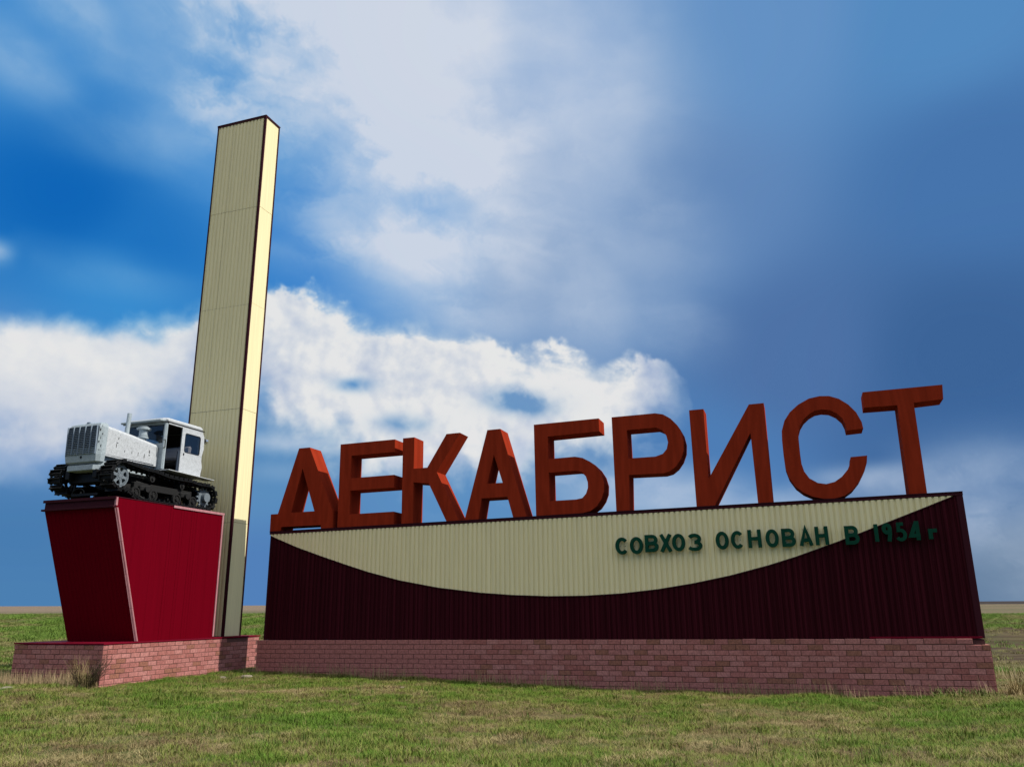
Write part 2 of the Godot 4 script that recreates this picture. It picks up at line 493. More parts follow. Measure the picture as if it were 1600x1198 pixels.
func sky_picture() -> Image:
	sk.seed = 5; sk.frequency = 0.055; sk.fractal_octaves = 5; sk.domain_warp_enabled = true; sk.domain_warp_amplitude = 9.0; sk.domain_warp_frequency = 0.05
	sk2.seed = 8; sk2.frequency = 0.16; sk2.fractal_octaves = 5; sk2.fractal_gain = 0.5; sk2.domain_warp_enabled = true; sk2.domain_warp_amplitude = 3.0; sk2.domain_warp_frequency = 0.12
	sk3.seed = 13; sk3.frequency = 0.62; sk3.fractal_octaves = 4; sk3.domain_warp_enabled = true; sk3.domain_warp_amplitude = 1.0; sk3.domain_warp_frequency = 0.4
	sk4.seed = 21; sk4.noise_type = FastNoiseLite.TYPE_CELLULAR; sk4.frequency = 0.42; sk4.cellular_return_type = FastNoiseLite.RETURN_DISTANCE; sk4.fractal_type = FastNoiseLite.FRACTAL_FBM; sk4.fractal_octaves = 3; sk4.fractal_gain = 0.55; sk4.domain_warp_enabled = true; sk4.domain_warp_amplitude = 0.8; sk4.domain_warp_frequency = 0.3
	var w := 4096
	var whole := Image.create(256, 128, false, Image.FORMAT_RGB8)
	for y in 128:
		var e := 90.0 - (y + 0.5) / 128.0 * 180.0
		for x in 256:
			var a := wrapf((x + 0.5) / 256.0 * 360.0 + VIEW, -180.0, 180.0)
			whole.set_pixel(x, y, sky_colour(a, maxf(e, -1.5), air(a, maxf(e, -1.5))) if e > -4.0 else Color(0.42, 0.46, 0.50))
	whole.resize(w, w / 2, Image.INTERPOLATE_CUBIC)
	var px := w / 360.0
	# the part with fine clouds
	var wide := int(82.0 * px)
	var high := int(48.0 * px)
	var fields := Image.create(82, 48, false, Image.FORMAT_RGBAF)
	for y in 48:
		for x in 82:
			fields.set_pixel(x, y, air(x + 0.5 - 41.0, 46.5 - (y + 0.5)))
	fields.resize(wide, high, Image.INTERPOLATE_CUBIC)
	var y0 := int((90.0 - 46.5) * px)
	for y in high:
		var e := 46.5 - (y + 0.5) / px
		for x in wide:
			var a := (x + 0.5) / px - 41.0
			whole.set_pixel(posmod(int((a - VIEW) * px), w), y0 + y, sky_colour(a, e, fields.get_pixel(x, y)))
	return whole

# ==================================================================== ground

const BANK_AT := Vector2(-40, -22)
const BANK_OUT := Vector2(-0.327, -0.945)

func bank(x: float, z: float) -> float:
	return (Vector2(x, z) - BANK_AT).dot(BANK_OUT)

func height(x: float, z: float) -> float:
	var near := 0.0
	if x < -3.0: near = lerpf(-0.02, 0.07, smoothstep(-3.0, -8.5, x))
	else: near = lerpf(-0.02, -0.15, smoothstep(-3.0, 3.5, x)) + 0.09 * smoothstep(7.0, 9.5, x)
	near = lerpf(near, -0.03, smoothstep(3.0, 12.0, absf(z - 1.0)))
	var r := Vector2(x - 5.8, z - 16.6).length()
	var s := bank(x, z)
	var crest := 0.95 - 0.009 * x
	var hb := crest * smoothstep(-22.0, 0.0, s) * (1.0 - 0.55 * smoothstep(3.0, 26.0, s))
	if z > 20.0: hb = 0.0
	var far := 17.0 * smoothstep(90.0, 4200.0, r)
	var bumps := nz.get_noise_2d(x * 0.35, z * 0.35) * 0.07 + nz.get_noise_2d(x * 1.6, z * 1.6) * 0.025
	return near + hb + far + bumps * (1.0 if r < 120.0 else 0.0)

func soil(x: float, z: float) -> Color:
	var r := Vector2(x - 5.8, z - 16.6).length()
	var s := bank(x, z)
	var n := nz.get_noise_2d(x * 0.16, z * 0.16)
	var n2 := nz.get_noise_2d(x * 0.7 + 50.0, z * 0.7)
	var c := Color(0.17, 0.14, 0.065).lerp(Color(0.11, 0.14, 0.036), smoothstep(-0.15, 0.25, n + n2 * 0.4))
	if s > -24.0 and s < 6.0:
		c = c.lerp(Color(0.10, 0.135, 0.03), smoothstep(-14.0, -8.0, s))
	# worn earth and wheel tracks behind the right end of the wall
	if x > 5.0 and z < 2.0:
		var t := smoothstep(7.0, 11.0, x) * smoothstep(-31.0, -28.0, s) * (1.0 - smoothstep(-9.0, -5.0, s))
		c = c.lerp(Color(0.085, 0.053, 0.024).lerp(Color(0.14, 0.098, 0.048), smoothstep(0.0, 0.25, nz.get_noise_2d(s * 0.55, (x - z) * 0.05))), t * clampf(0.85 + n2, 0.0, 1.0))
	if s > 1.0:
		c = c.lerp(Color(0.26, 0.235, 0.115), smoothstep(1.0, 4.0, s))
	if r > 90.0:
		var stripes := nz.get_noise_2d(x * 0.002 + 7.0, z * 0.012)
		var field := Color(0.185, 0.165, 0.085).lerp(Color(0.26, 0.20, 0.12), smoothstep(-0.2, 0.3, stripes))
		var west := smoothstep(0.2, -0.6, (x - 5.8) / r)
		field = field.lerp(Color(0.30, 0.225, 0.155), west * smoothstep(200.0, 700.0, r))
		field = field.lerp(Color(0.055, 0.042, 0.035), (1.0 - west) * smoothstep(1000.0, 1150.0, r))
		c = c.lerp(field, smoothstep(85.0, 140.0, r))
	return c

func build_ground() -> void:
	var st := begin()
	var radii := []
	var r := 0.6
	while r < 5200.0:
		radii.append(r)
		r += maxf(0.35, r * (0.022 if r < 140.0 else 0.06))
	var n := 320
	var rows := []
	for rr in radii:
		var row := PackedVector3Array()
		for i in n:
			var t := TAU * i / n
			var x: float = 2.0 + cos(t) * rr
			var z: float = 4.0 + sin(t) * rr
			row.append(Vector3(x, height(x, z), z))
		rows.append(row)
	var add := func(p: Vector3) -> void:
		var d := 0.12
		var nn := Vector3(height(p.x - d, p.z) - height(p.x + d, p.z), 2.0 * d, height(p.x, p.z - d) - height(p.x, p.z + d)).normalized()
		st.set_normal(nn); st.set_color(soil(p.x, p.z)); st.add_vertex(p)
	var centre := Vector3(2.0, height(2.0, 4.0), 4.0)
	for row in rows:
		for p in row:
			add.call(p)
	add.call(centre)
	for k in rows.size() - 1:
		for i in n:
			var j := (i + 1) % n
			var a := k * n + i; var b := k * n + j; var c := (k + 1) * n + i; var d := (k + 1) * n + j
			for q in [a, c, d, a, d, b]: st.add_index(q)
	for i in n:
		for q in [rows.size() * n, i, (i + 1) % n]: st.add_index(q)
	var o := obj("ground", st.commit(), M.ground, self)
	o.set_meta("kind", "structure")

# ==================================================================== brickwork

func brick_meshes(l: float, h: float, d: float) -> Array:
	var out := []
	for k in 4:
		var st := begin()
		var e := [0.003, 0.005, 0.004, 0.006]
		box(st, Vector3.ZERO, Vector3(l - 0.009 - 0.002 * (k % 2), h - 0.009 - 0.001 * (k / 2), d), Basis(Vector3.UP, [0.0, 0.006, -0.006, 0.0][k]), e[k])
		out.append(st.commit())
	return out

func put_brick(parent: Node, mesh: Mesh, at: Vector3, turn: float, tilt: float, kinds: Array) -> MeshInstance3D:
	var o := MeshInstance3D.new()
	o.name = "brick"
	o.mesh = mesh
	o.material_override = kinds[rng.randi() % kinds.size()]
	o.position = at
	o.rotation = Vector3(rng.randf_range(-0.006, 0.006), turn + rng.randf_range(-0.006, 0.006), tilt + rng.randf_range(-0.004, 0.004))
	parent.add_child(o, true)
	return o

func wall_brick_top(x: float) -> float:
	return 0.758 + (x + 6.34) * 0.0050

func build_wall_plinth() -> void:
	var t := thing("brick_plinth", "long low pink brick plinth under the maroon and cream sign wall", "plinth")
	var x0 := -6.34
	var x1 := 8.755
	var tilt := atan(0.0050)
	var full := brick_meshes(BRICK, COURSE, 0.115)
	var half := brick_meshes(BRICK * 0.5, COURSE, 0.115)
	# core with the mortar showing in the joints
	var st := begin()
	var pts := PackedVector2Array([Vector2(x0 + 0.012, -0.4), Vector2(x1 - 0.012, -0.4), Vector2(x1 - 0.012, wall_brick_top(x1) - COURSE - 0.012), Vector2(8.48, wall_brick_top(8.5) - COURSE - 0.012), Vector2(8.48, wall_brick_top(8.5) - 0.012), Vector2(x0 + 0.012, wall_brick_top(x0) - 0.012)])
	slab(st, pts, -0.745, -0.008)
	box(st, Vector3(8.59, wall_brick_top(8.6) - COURSE * 0.5 - 0.012, -0.44), Vector3(0.20, COURSE, 0.58))
	obj("mortar", st.commit(), M.mortar, t)
	var places := []
	for c in 10:
		var odd := c % 2 == 1
		var x := x0 + (BRICK * 0.5 if odd else 0.0)
		if odd: places.append([x0 + BRICK * 0.25, c, true])
		while x < x1 - 0.02:
			if x + BRICK <= x1 + 0.03:
				places.append([x + BRICK * 0.5, c, false])
			else:
				places.append([x + BRICK * 0.25, c, true])
			x += BRICK
	# the nearest bricks, to the right, are pieces of their own; those farther off are one part
	var rest := begin()
	places.sort_custom(func(p, q): return p[0] > q[0] if p[0] != q[0] else p[1] < q[1])
	var singles := 0
	for p in places:
		var cx: float = p[0]
		var c: int = p[1]
		if c == 0 and cx > 8.46: continue     # a brick has fallen out of the top course at the right end
		var y := wall_brick_top(cx) - (c + 0.5) * COURSE
		var z := -0.0575 + rng.randf_range(-0.003, 0.004)
		if c == 0 and cx > 4.6: y += rng.randf_range(0.0, 0.010)
		var set_: Array = half if p[2] else full
		if c < 8 and singles < 300:
			put_brick(t, set_[rng.randi() % 4], Vector3(cx, y, z), 0.0, tilt, M.bricks)
			singles += 1
		else:
			var k: int = rng.randi() % 4
			rest.append_from(set_[k], 0, Transform3D(Basis(Vector3.BACK, tilt + rng.randf_range(-0.004, 0.004)), Vector3(cx, y, z)))
	# left end and right end
	for side in [0, 1]:
		for c in 9:
			for k in 3:
				var z := -0.115 - (k + 0.5) * 0.21
				rest.append_from(full[k], 0, Transform3D(Basis(Vector3.UP, PI / 2).scaled_local(Vector3(0.8, 1, 1)), Vector3(x0 + 0.0575 if side == 0 else x1 - 0.0575, wall_brick_top(x0 if side == 0 else x1) - (c + 0.5 + side) * COURSE, z)))
	var o := obj("brickwork", rest.commit(), M.bricks[0], t)
	o.set_meta("kind", "stuff")

func build_monument_base() -> void:
	var t := thing("brick_platform", "pink brick base under the tractor pedestal and the tall stele", "plinth")
	var x0 := -9.29
	var x1 := -7.0
	var z0 := -1.0
	var z1 := 3.86
	var top := 0.805
	var full := brick_meshes(BRICK2, COURSE2, 0.11)
	var half := brick_meshes(BRICK2 * 0.5, COURSE2, 0.11)
	var st := begin()
	box(st, Vector3((x0 + x1) / 2, top - 0.55 - 0.008, (z0 + z1) / 2), Vector3(x1 - x0 - 0.014, 1.1, z1 - z0 - 0.014))
	obj("mortar", st.commit(), M.mortar, t)
	for c in 9:
		var y := top - (c + 0.5) * COURSE2
		# front face (towards z+): every other course begins at the corner with half a brick
		var x := x1
		if c % 2 == 1:
			put_brick(t, half[rng.randi() % 4], Vector3(x1 - BRICK2 * 0.25, y, z1 - 0.055), 0.0, 0.0, M.bricks)
			x -= BRICK2 * 0.5
		while x - BRICK2 > x0 - 0.01:
			put_brick(t, full[rng.randi() % 4], Vector3(x - BRICK2 * 0.5, y, z1 - 0.055 + rng.randf_range(-0.002, 0.004)), 0.0, 0.0, M.bricks)
			x -= BRICK2
		if x - x0 > 0.03:
			var cut_brick := put_brick(t, full[rng.randi() % 4], Vector3((x + x0) * 0.5, y, z1 - 0.056), 0.0, 0.0, M.bricks)
			cut_brick.scale.x = (x - x0) / BRICK2
		# right face (towards x+)
		var z := z1 - 0.112
		if c % 2 == 1: z -= 0.0
		else:
			put_brick(t, half[rng.randi() % 4], Vector3(x1 - 0.055, y, z - BRICK2 * 0.25), PI / 2, 0.0, M.bricks)
			z -= BRICK2 * 0.5
		while z - BRICK2 > z0 - 0.06:
			var cz := z - BRICK2 * 0.5
			z -= BRICK2
			if c == 0 and cz < 0.12 and cz > -0.5: continue      # bricks missing under the flashing
			put_brick(t, full[rng.randi() % 4], Vector3(x1 - 0.055 + rng.randf_range(-0.004, 0.002), y, cz), PI / 2, 0.0, M.bricks)
	# thin red flashing laid over the top
	st = begin()
	box(st, Vector3((x0 + x1) / 2, top + 0.018, (z0 + z1) / 2), Vector3(x1 - x0 + 0.03, 0.03, z1 - z0 + 0.03), Basis.IDENTITY, 0.004)
	obj("flashing", st.commit(), M.trim_red, t)

# ==================================================================== sheet metal

func wall_top(x: float) -> float:
	return 3.255 + (x + 6.24) * 0.0103

const SWEEP := [[-6.24, 3.165], [-6.213, 3.145], [-5.492, 2.864], [-4.743, 2.615], [-4.1, 2.412], [-3.547, 2.245], [-2.747, 2.045], [-1.804, 1.872], [-0.8, 1.749], [-0.078, 1.692], [0.726, 1.656], [1.508, 1.656], [2.267, 1.69], [3.007, 1.76], [3.732, 1.864], [4.441, 1.997], [5.169, 2.172], [5.693, 2.322], [6.446, 2.57], [6.87, 2.72], [7.328, 2.888], [7.905, 3.098], [8.513, 3.325], [8.70, 3.40]]

func ribs(x0: float, x1: float, pitch: float, depth: float) -> Array:
	# the outline of a trapezoidal sheet: x and how far it stands out
	var out := [Vector2(x0, 0)]
	var k := floori(x0 / pitch) - 1
	while k * pitch < x1 + pitch:
		var s := k * pitch
		for q in [[0.0, 0.0], [pitch * 0.12, depth], [pitch * 0.68, depth], [pitch * 0.80, 0.0]]:
			var x: float = s + q[0]
			if x > x0 + 0.002 and x < x1 - 0.002: out.append(Vector2(x, q[1]))
		k += 1
	out[0].y = out[1].y if out.size() > 1 else 0.0
	out.append(Vector2(x1, out[out.size() - 1].y))
	return out

func ribbed(st: SurfaceTool, line: Array, low: Callable, high: Callable, z: float, thick := 0.0) -> void:
	for i in line.size() - 1:
		var a: Vector2 = line[i]
		var b: Vector2 = line[i + 1]
		var parts := maxi(1, int(ceil((b.x - a.x) / 0.3)))
		for k in parts:
			var p := a.lerp(b, float(k) / parts)
			var q := a.lerp(b, float(k + 1) / parts)
			var l0: float = low.call(p.x); var l1: float = low.call(q.x)
			var h0: float = high.call(p.x); var h1: float = high.call(q.x)
			if h0 <= l0 and h1 <= l1: continue
			h0 = maxf(h0, l0); h1 = maxf(h1, l1)
			quad(st, Vector3(p.x, l0, z + p.y), Vector3(q.x, l1, z + q.y), Vector3(q.x, h1, z + q.y), Vector3(p.x, h0, z + p.y), Vector3(0, 0, 1))
			if thick > 0.0:
				quad(st, Vector3(p.x, l0, z + p.y), Vector3(q.x, l1, z + q.y), Vector3(q.x, l1, z + q.y - thick), Vector3(p.x, l0, z + p.y - thick), Vector3(0, -1, 0))

func build_sign_wall() -> void:
	var t := thing("sign_wall", "long maroon sign wall with a cream crescent of ribbed sheet metal, carrying the letters", "sign wall")
	var x0 := -6.24
	var x1 := 8.675
	var back := -0.64
	var foot := func(x: float) -> float: return wall_brick_top(x) + 0.003
	var sweep := func(x: float) -> float: return along(SWEEP, x)
	var over := func(x: float) -> float: return minf(along(SWEEP, x) + 0.05, wall_top(x) - 0.03)
	var under_trim := func(x: float) -> float: return wall_top(x) - 0.02
	var x := x0
	while x < x1 - 0.05:
		var e := minf(x + 1.08, x1)
		var st := begin()
		ribbed(st, ribs(x, e, 0.108, 0.024), foot, over, -0.134 + rng.randf_range(-0.001, 0.001))
		obj("maroon_sheet", st.commit(), M.maroon, t)
		st = begin()
		ribbed(st, ribs(x, e, 0.108, 0.024), sweep, under_trim, -0.113 + rng.randf_range(-0.001, 0.001), 0.012)
		obj("cream_sheet", st.commit(), M.cream, t)
		x = e
	# dark strip that paints the thin shadow line under the cream sheets
	var st := begin()
	for k in SWEEP.size() - 2:
		var a := Vector2(SWEEP[k][0], SWEEP[k][1] - 0.004)
		var b := Vector2(SWEEP[k + 1][0], SWEEP[k + 1][1] - 0.004)
		var d := (b - a)
		box(st, Vector3((a.x + b.x) / 2, (a.y + b.y) / 2 - 0.006, -0.103), Vector3(d.length() + 0.002, 0.016, 0.014), Basis(Vector3.BACK, d.angle()))
	obj("shadow_strip", st.commit(), M.trim, t)
	# trims: along the top, at both ends, and the red strip over the bricks
	st = begin()
	var a := atan(0.0103)
	var cx := (x0 + x1) / 2
	box(st, Vector3(cx, wall_top(cx) - 0.036, -0.0955), Vector3(x1 - x0 + 0.05, 0.072, 0.02), Basis(Vector3.BACK, a), 0.004)
	box(st, Vector3(cx, wall_top(cx) - 0.006, (back - 0.085) / 2), Vector3(x1 - x0 + 0.05, 0.012, back + 0.085 if back > 0.0 else -(back + 0.085) + 0.03), Basis(Vector3.BACK, a))
	obj("top_trim", st.commit(), M.trim, t)
	st = begin()
	box(st, Vector3(x1 - 0.035, (wall_top(x1) - 0.075 + foot.call(x1)) / 2, -0.103), Vector3(0.11, wall_top(x1) - 0.077 - foot.call(x1), 0.022), Basis.IDENTITY, 0.004)
	obj("end_trim", st.commit(), M.trim, t)
	st = begin()
	box(st, Vector3(x0 + 0.012, (wall_top(x0) - 0.075 + foot.call(x0)) / 2, -0.106), Vector3(0.03, wall_top(x0) - 0.077 - foot.call(x0), 0.02), Basis.IDENTITY, 0.004)
	obj("end_trim", st.commit(), M.trim, t)
	st = begin()
	for k in 3:
		var u0 := 6.83 + k * 0.61
		box(st, Vector3(u0 + 0.3, wall_brick_top(u0 + 0.3) + 0.020, -0.088), Vector3(0.606, 0.034, 0.02), Basis(Vector3.BACK, 0.005), 0.003)
	obj("foot_flashing", st.commit(), M.trim_red, t)
	# ends and back
	st = begin()
	for xe in [x0 + 0.002, x1 + 0.018]:
		var n := Vector3(-1, 0, 0) if xe < 0.0 else Vector3(1, 0, 0)
		quad(st, Vector3(xe, foot.call(xe), -0.112), Vector3(xe, foot.call(xe), back), Vector3(xe, wall_top(xe) - 0.02, back), Vector3(xe, wall_top(xe) - 0.02, -0.112), n)
	obj("end_sheet", st.commit(), M.maroon, t)
	st = begin()
	quad(st, Vector3(x0, foot.call(x0), back), Vector3(x1, foot.call(x1), back), Vector3(x1, wall_top(x1) - 0.02, back), Vector3(x0, wall_top(x0) - 0.02, back), Vector3(0, 0, -1))
	obj("back_sheet", st.commit(), M.maroon, t)

func build_stele() -> void:
	var t := thing("stele", "tall narrow cream sheet metal stele with dark corner trims behind the tractor", "stele")
	var x0 := -8.817
	var x1 := -7.198
	var z1 := 0.141
	var z0 := -0.50
	var y0 := 0.842
	var y1 := 14.807
	var seams := [y0, 3.495, 6.358, 9.171, 12.004, y1 - 0.03]
	var cut := -8.296
	for k in seams.size() - 1:
		var lo: float = seams[k]
		var hi: float = seams[k + 1]
		for part in [[x0 + 0.02, cut + [0.02, 0.0, -0.03, 0.0, 0.04][k]], [cut + [0.02, 0.0, -0.03, 0.0, 0.04][k], x1 - 0.02]]:
			var st := begin()
			var z := z1 - 0.016 - 0.003 * (k % 2) + rng.randf_range(-0.001, 0.001)
			ribbed(st, ribs(part[0], part[1] - 0.004, 0.115, 0.018), func(_x): return lo + 0.004, func(_x): return hi - 0.004, z, 0.008)
			obj("front_sheet", st.commit(), M.cream, t)
	var side := [y0, 3.505, 6.348, 9.222, 12.025, y1 - 0.03]
	for k in side.size() - 1:
		for s in [-1, 1]:
			var st := begin()
			var xx: float = x1 - 0.006 - 0.003 * (k % 2) if s > 0 else x0 + 0.006
			box(st, Vector3(xx - s * 0.006, (side[k] + side[k + 1]) / 2, (z0 + z1) / 2), Vector3(0.012, side[k + 1] - side[k] - 0.008, z1 - z0 - 0.03))
			obj("side_sheet", st.commit(), M.cream, t)
	var st := begin()
	box(st, Vector3((x0 + x1) / 2, (y0 + y1) / 2, z0 + 0.01), Vector3(x1 - x0 - 0.06, y1 - y0 - 0.04, 0.012))
	obj("back_sheet", st.commit(), M.cream, t)
	st = begin()
	box(st, Vector3((x0 + x1) / 2, (y0 + y1) / 2, (z0 + z1) / 2), Vector3(x1 - x0 - 0.09, y1 - y0 - 0.1, z1 - z0 - 0.09))
	obj("frame", st.commit(), M.inside, t)
	# dark corner strips in lengths, each lapped over the next
	for c in [[x0, z1, 1, 1, 0.045], [x1, z1, -1, 1, 0.062], [x1, z0, -1, -1, 0.03], [x0, z0, 1, -1, 0.03]]:
		st = begin()
		for k in 6:
			var lo := y0 + 2.33 * k
			var hi := minf(lo + 2.334, y1)
			var g := 0.0015 * (k % 2)
			var w: float = c[4]
			box(st, Vector3(c[0] + c[2] * (w / 2 - 0.008), (lo + hi) / 2, c[1] + c[3] * (0.003 + g)), Vector3(w, hi - lo, 0.006))
			box(st, Vector3(c[0] - c[2] * (0.005 + g), (lo + hi) / 2, c[1] - c[3] * 0.018), Vector3(0.006, hi - lo, 0.046))
		obj("corner_trim", st.commit(), M.trim, t)
	st = begin()
	box(st, Vector3((x0 + x1) / 2, y1 - 0.018, z1 + 0.007), Vector3(x1 - x0 + 0.03, 0.075, 0.012))
	box(st, Vector3(x1 + 0.01, y1 - 0.008, (z0 + z1) / 2), Vector3(0.010, 0.055, z1 - z0))
	box(st, Vector3((x0 + x1) / 2, y1 + 0.012, (z0 + z1) / 2), Vector3(x1 - x0 + 0.04, 0.014, z1 - z0 + 0.04))
	obj("cap", st.commit(), M.trim, t)

const PTOP := 3.655

func build_pedestal() -> void:
	var t := thing("tractor_pedestal", "crimson and dark maroon sheet metal pedestal leaning forward under the tractor", "pedestal")
	var xl := -8.95
	var xr := -7.065
	var zb := 0.66            # back
	var zf0 := 2.975          # front at the foot
	var zf1 := 3.93           # front at the top
	var y0 := 0.842
	var yt := 3.44            # where the leaning front meets the upright band
	# right face, in three lengths of sheet with shallow ribs
	var cuts := [zb, 1.55, 2.55, 4.2]
	for k in 3:
		var st := begin()
		var a: float = cuts[k]
		var b: float = cuts[k + 1]
		var m := 12
		for i in m:
			var za := lerpf(a, b, float(i) / m)
			var zc := lerpf(a, b, float(i + 1) / m)
			# the lean of the front cuts the sheet
			var lo := func(z: float) -> float: return y0 if z <= zf0 else y0 + (z - zf0) / (zf1 - 0.02 - zf0) * (yt - y0)
			if za >= zf1 - 0.02: continue
			zc = minf(zc, zf1 - 0.02)
			var rib: float = 0.0015 if i % 4 == 1 else 0.0
			quad(st, Vector3(xr + rib - 0.003 * (k % 2), lo.call(za), za), Vector3(xr + rib - 0.003 * (k % 2), lo.call(zc), zc), Vector3(xr + rib - 0.003 * (k % 2), PTOP - 0.005, zc), Vector3(xr + rib - 0.003 * (k % 2), PTOP - 0.005, za), Vector3(1, 0, 0))
			if rib > 0.0:
				for zz in [za, zc]:
					quad(st, Vector3(xr - 0.001, lo.call(zz), zz), Vector3(xr + rib, lo.call(zz), zz), Vector3(xr + rib, PTOP - 0.005, zz), Vector3(xr - 0.001, PTOP - 0.005, zz), Vector3(0, 0, 1 if zz == zc else -1))
		obj("side_sheet", st.commit(), M.red_sheet, t)
	# leaning front, two ribbed sheets
	var up := Vector3(0, yt - y0, zf1 - 0.03 - zf0)
	var out := Vector3(0, -(zf1 - 0.03 - zf0), yt - y0).normalized()
	for k in 2:
		var st := begin()
		var wl := lerpf(xl + 0.08, xr, 0.5 * k)
		var wr := lerpf(xl + 0.08, xr, 0.5 * (k + 1))
		var line := ribs(wl, wr, 0.105, 0.008)
		for i in line.size() - 1:
			var a: Vector2 = line[i]
			var b: Vector2 = line[i + 1]
			var sa := Vector3((a.x - xr) * 0.045, 0, 0)
			var sb := Vector3((b.x - xr) * 0.045, 0, 0)
			quad(st, Vector3(a.x, y0, zf0) + out * a.y, Vector3(b.x, y0, zf0) + out * b.y, Vector3(b.x, y0, zf0) + up + out * b.y + sb, Vector3(a.x, y0, zf0) + up + out * a.y + sa, out)
		obj("front_sheet", st.commit(), M.red_sheet, t)
	# upright band and ledge under the tractor's nose
	var st2 := begin()
	box(st2, Vector3((xl + xr) / 2, (yt + PTOP) / 2 + 0.01, zf1 - 0.02), Vector3(xr - xl - 0.012, PTOP - yt - 0.03, 0.03))
	obj("front_band", st2.commit(), M.trim, t)
	st2 = begin()
	box(st2, Vector3((xl + xr) / 2 - 0.02, yt + 0.012, zf1 + 0.01), Vector3(xr - xl + 0.03, 0.04, 0.075), Basis.IDENTITY, 0.005)
	obj("front_ledge", st2.commit(), M.trim, t)
	# back and left
	st2 = begin()
	quad(st2, Vector3(xl + 0.08, y0, zb), Vector3(xr, y0, zb), Vector3(xr, PTOP - 0.005, zb), Vector3(xl, PTOP - 0.005, zb), Vector3(0, 0, -1))
	quad(st2, Vector3(xl + 0.08, y0, zb), Vector3(xl + 0.08, y0, zf0), Vector3(xl, yt, zf1 - 0.03), Vector3(xl, PTOP - 0.005, zb), Vector3(-1, 0, 0))
	quad(st2, Vector3(xl, yt, zf1 - 0.03), Vector3(xl, PTOP - 0.005, zf1 - 0.03), Vector3(xl, PTOP - 0.005, zb), Vector3(xl, PTOP - 0.1, zb), Vector3(-1, 0, 0))
	obj("back_sheet", st2.commit(), M.red_sheet, t)
	# top deck
	st2 = begin()
	box(st2, Vector3((xl + xr) / 2, PTOP - 0.008, (zb + zf1) / 2), Vector3(xr - xl + 0.02, 0.016, zf1 - zb + 0.05))
	obj("top_deck", st2.commit(), M.trim, t)
	st2 = begin()
	box(st2, Vector3((xl + xr) / 2, PTOP - 0.025, zf1 + 0.028), Vector3(xr - xl + 0.03, 0.055, 0.014))
	obj("front_lip", st2.commit(), M.trim, t)
	# pale angle strips on the corners
	st2 = begin()
	var lean := (zf1 - 0.03 - zf0) / (yt - y0)
	for k in 4:
		var ya := lerpf(y0, yt, k / 4.0)
		var yb := lerpf(y0, yt, (k + 1) / 4.0) - 0.004
		var za := zf0 + (ya - y0) * lean
		var zc := zf0 + (yb - y0) * lean
		var g := 0.002 * (k % 2)
		var row := func(y: float, z: float) -> Array: return [Vector3(xr + 0.008 + g, y, z - 0.035), Vector3(xr + 0.012 + g, y, z - 0.01), Vector3(xr - 0.022, y, z + 0.026 + g), Vector3(xr - 0.034, y, z + 0.012)]
		loft(st2, [row.call(ya, za), row.call(yb, zc)])
	box(st2, Vector3(xr - 0.008, (yt + PTOP) / 2 + 0.01, zf1 - 0.018), Vector3(0.042, PTOP - yt - 0.05, 0.046))
	obj("corner_strip", st2.commit(), M.trim_pale, t)
	st2 = begin()
	box(st2, Vector3(xr + 0.006, (y0 + PTOP) / 2 - 0.01, zb + 0.012), Vector3(0.02, PTOP - y0 - 0.06, 0.045))
	obj("corner_strip", st2.commit(), M.trim_pale, t)
	st2 = begin()
	box(st2, Vector3(xr + 0.014, PTOP - 0.028, lerpf(zb, 2.3, 0.5)), Vector3(0.014, 0.052, 2.3 - zb + 0.04))
	obj("edge_strip", st2.commit(), M.trim_pale, t)

# ==================================================================== letters

func big_letter(glyph: String, x: float, pts: Array, hole: Array, look: String) -> void:
	var st := begin()
	slab(st, vv(pts), -0.50, 0.0, vv(hole))
	var mid := 0.75
	var o := obj("big_letter", st.commit(), M.letter, self, Vector3(x, wall_top(x + mid) - 0.004, -0.092))
	o.rotation.z = 0.0095
	tag(o, look, "letter", "large red letters standing on the sign wall")

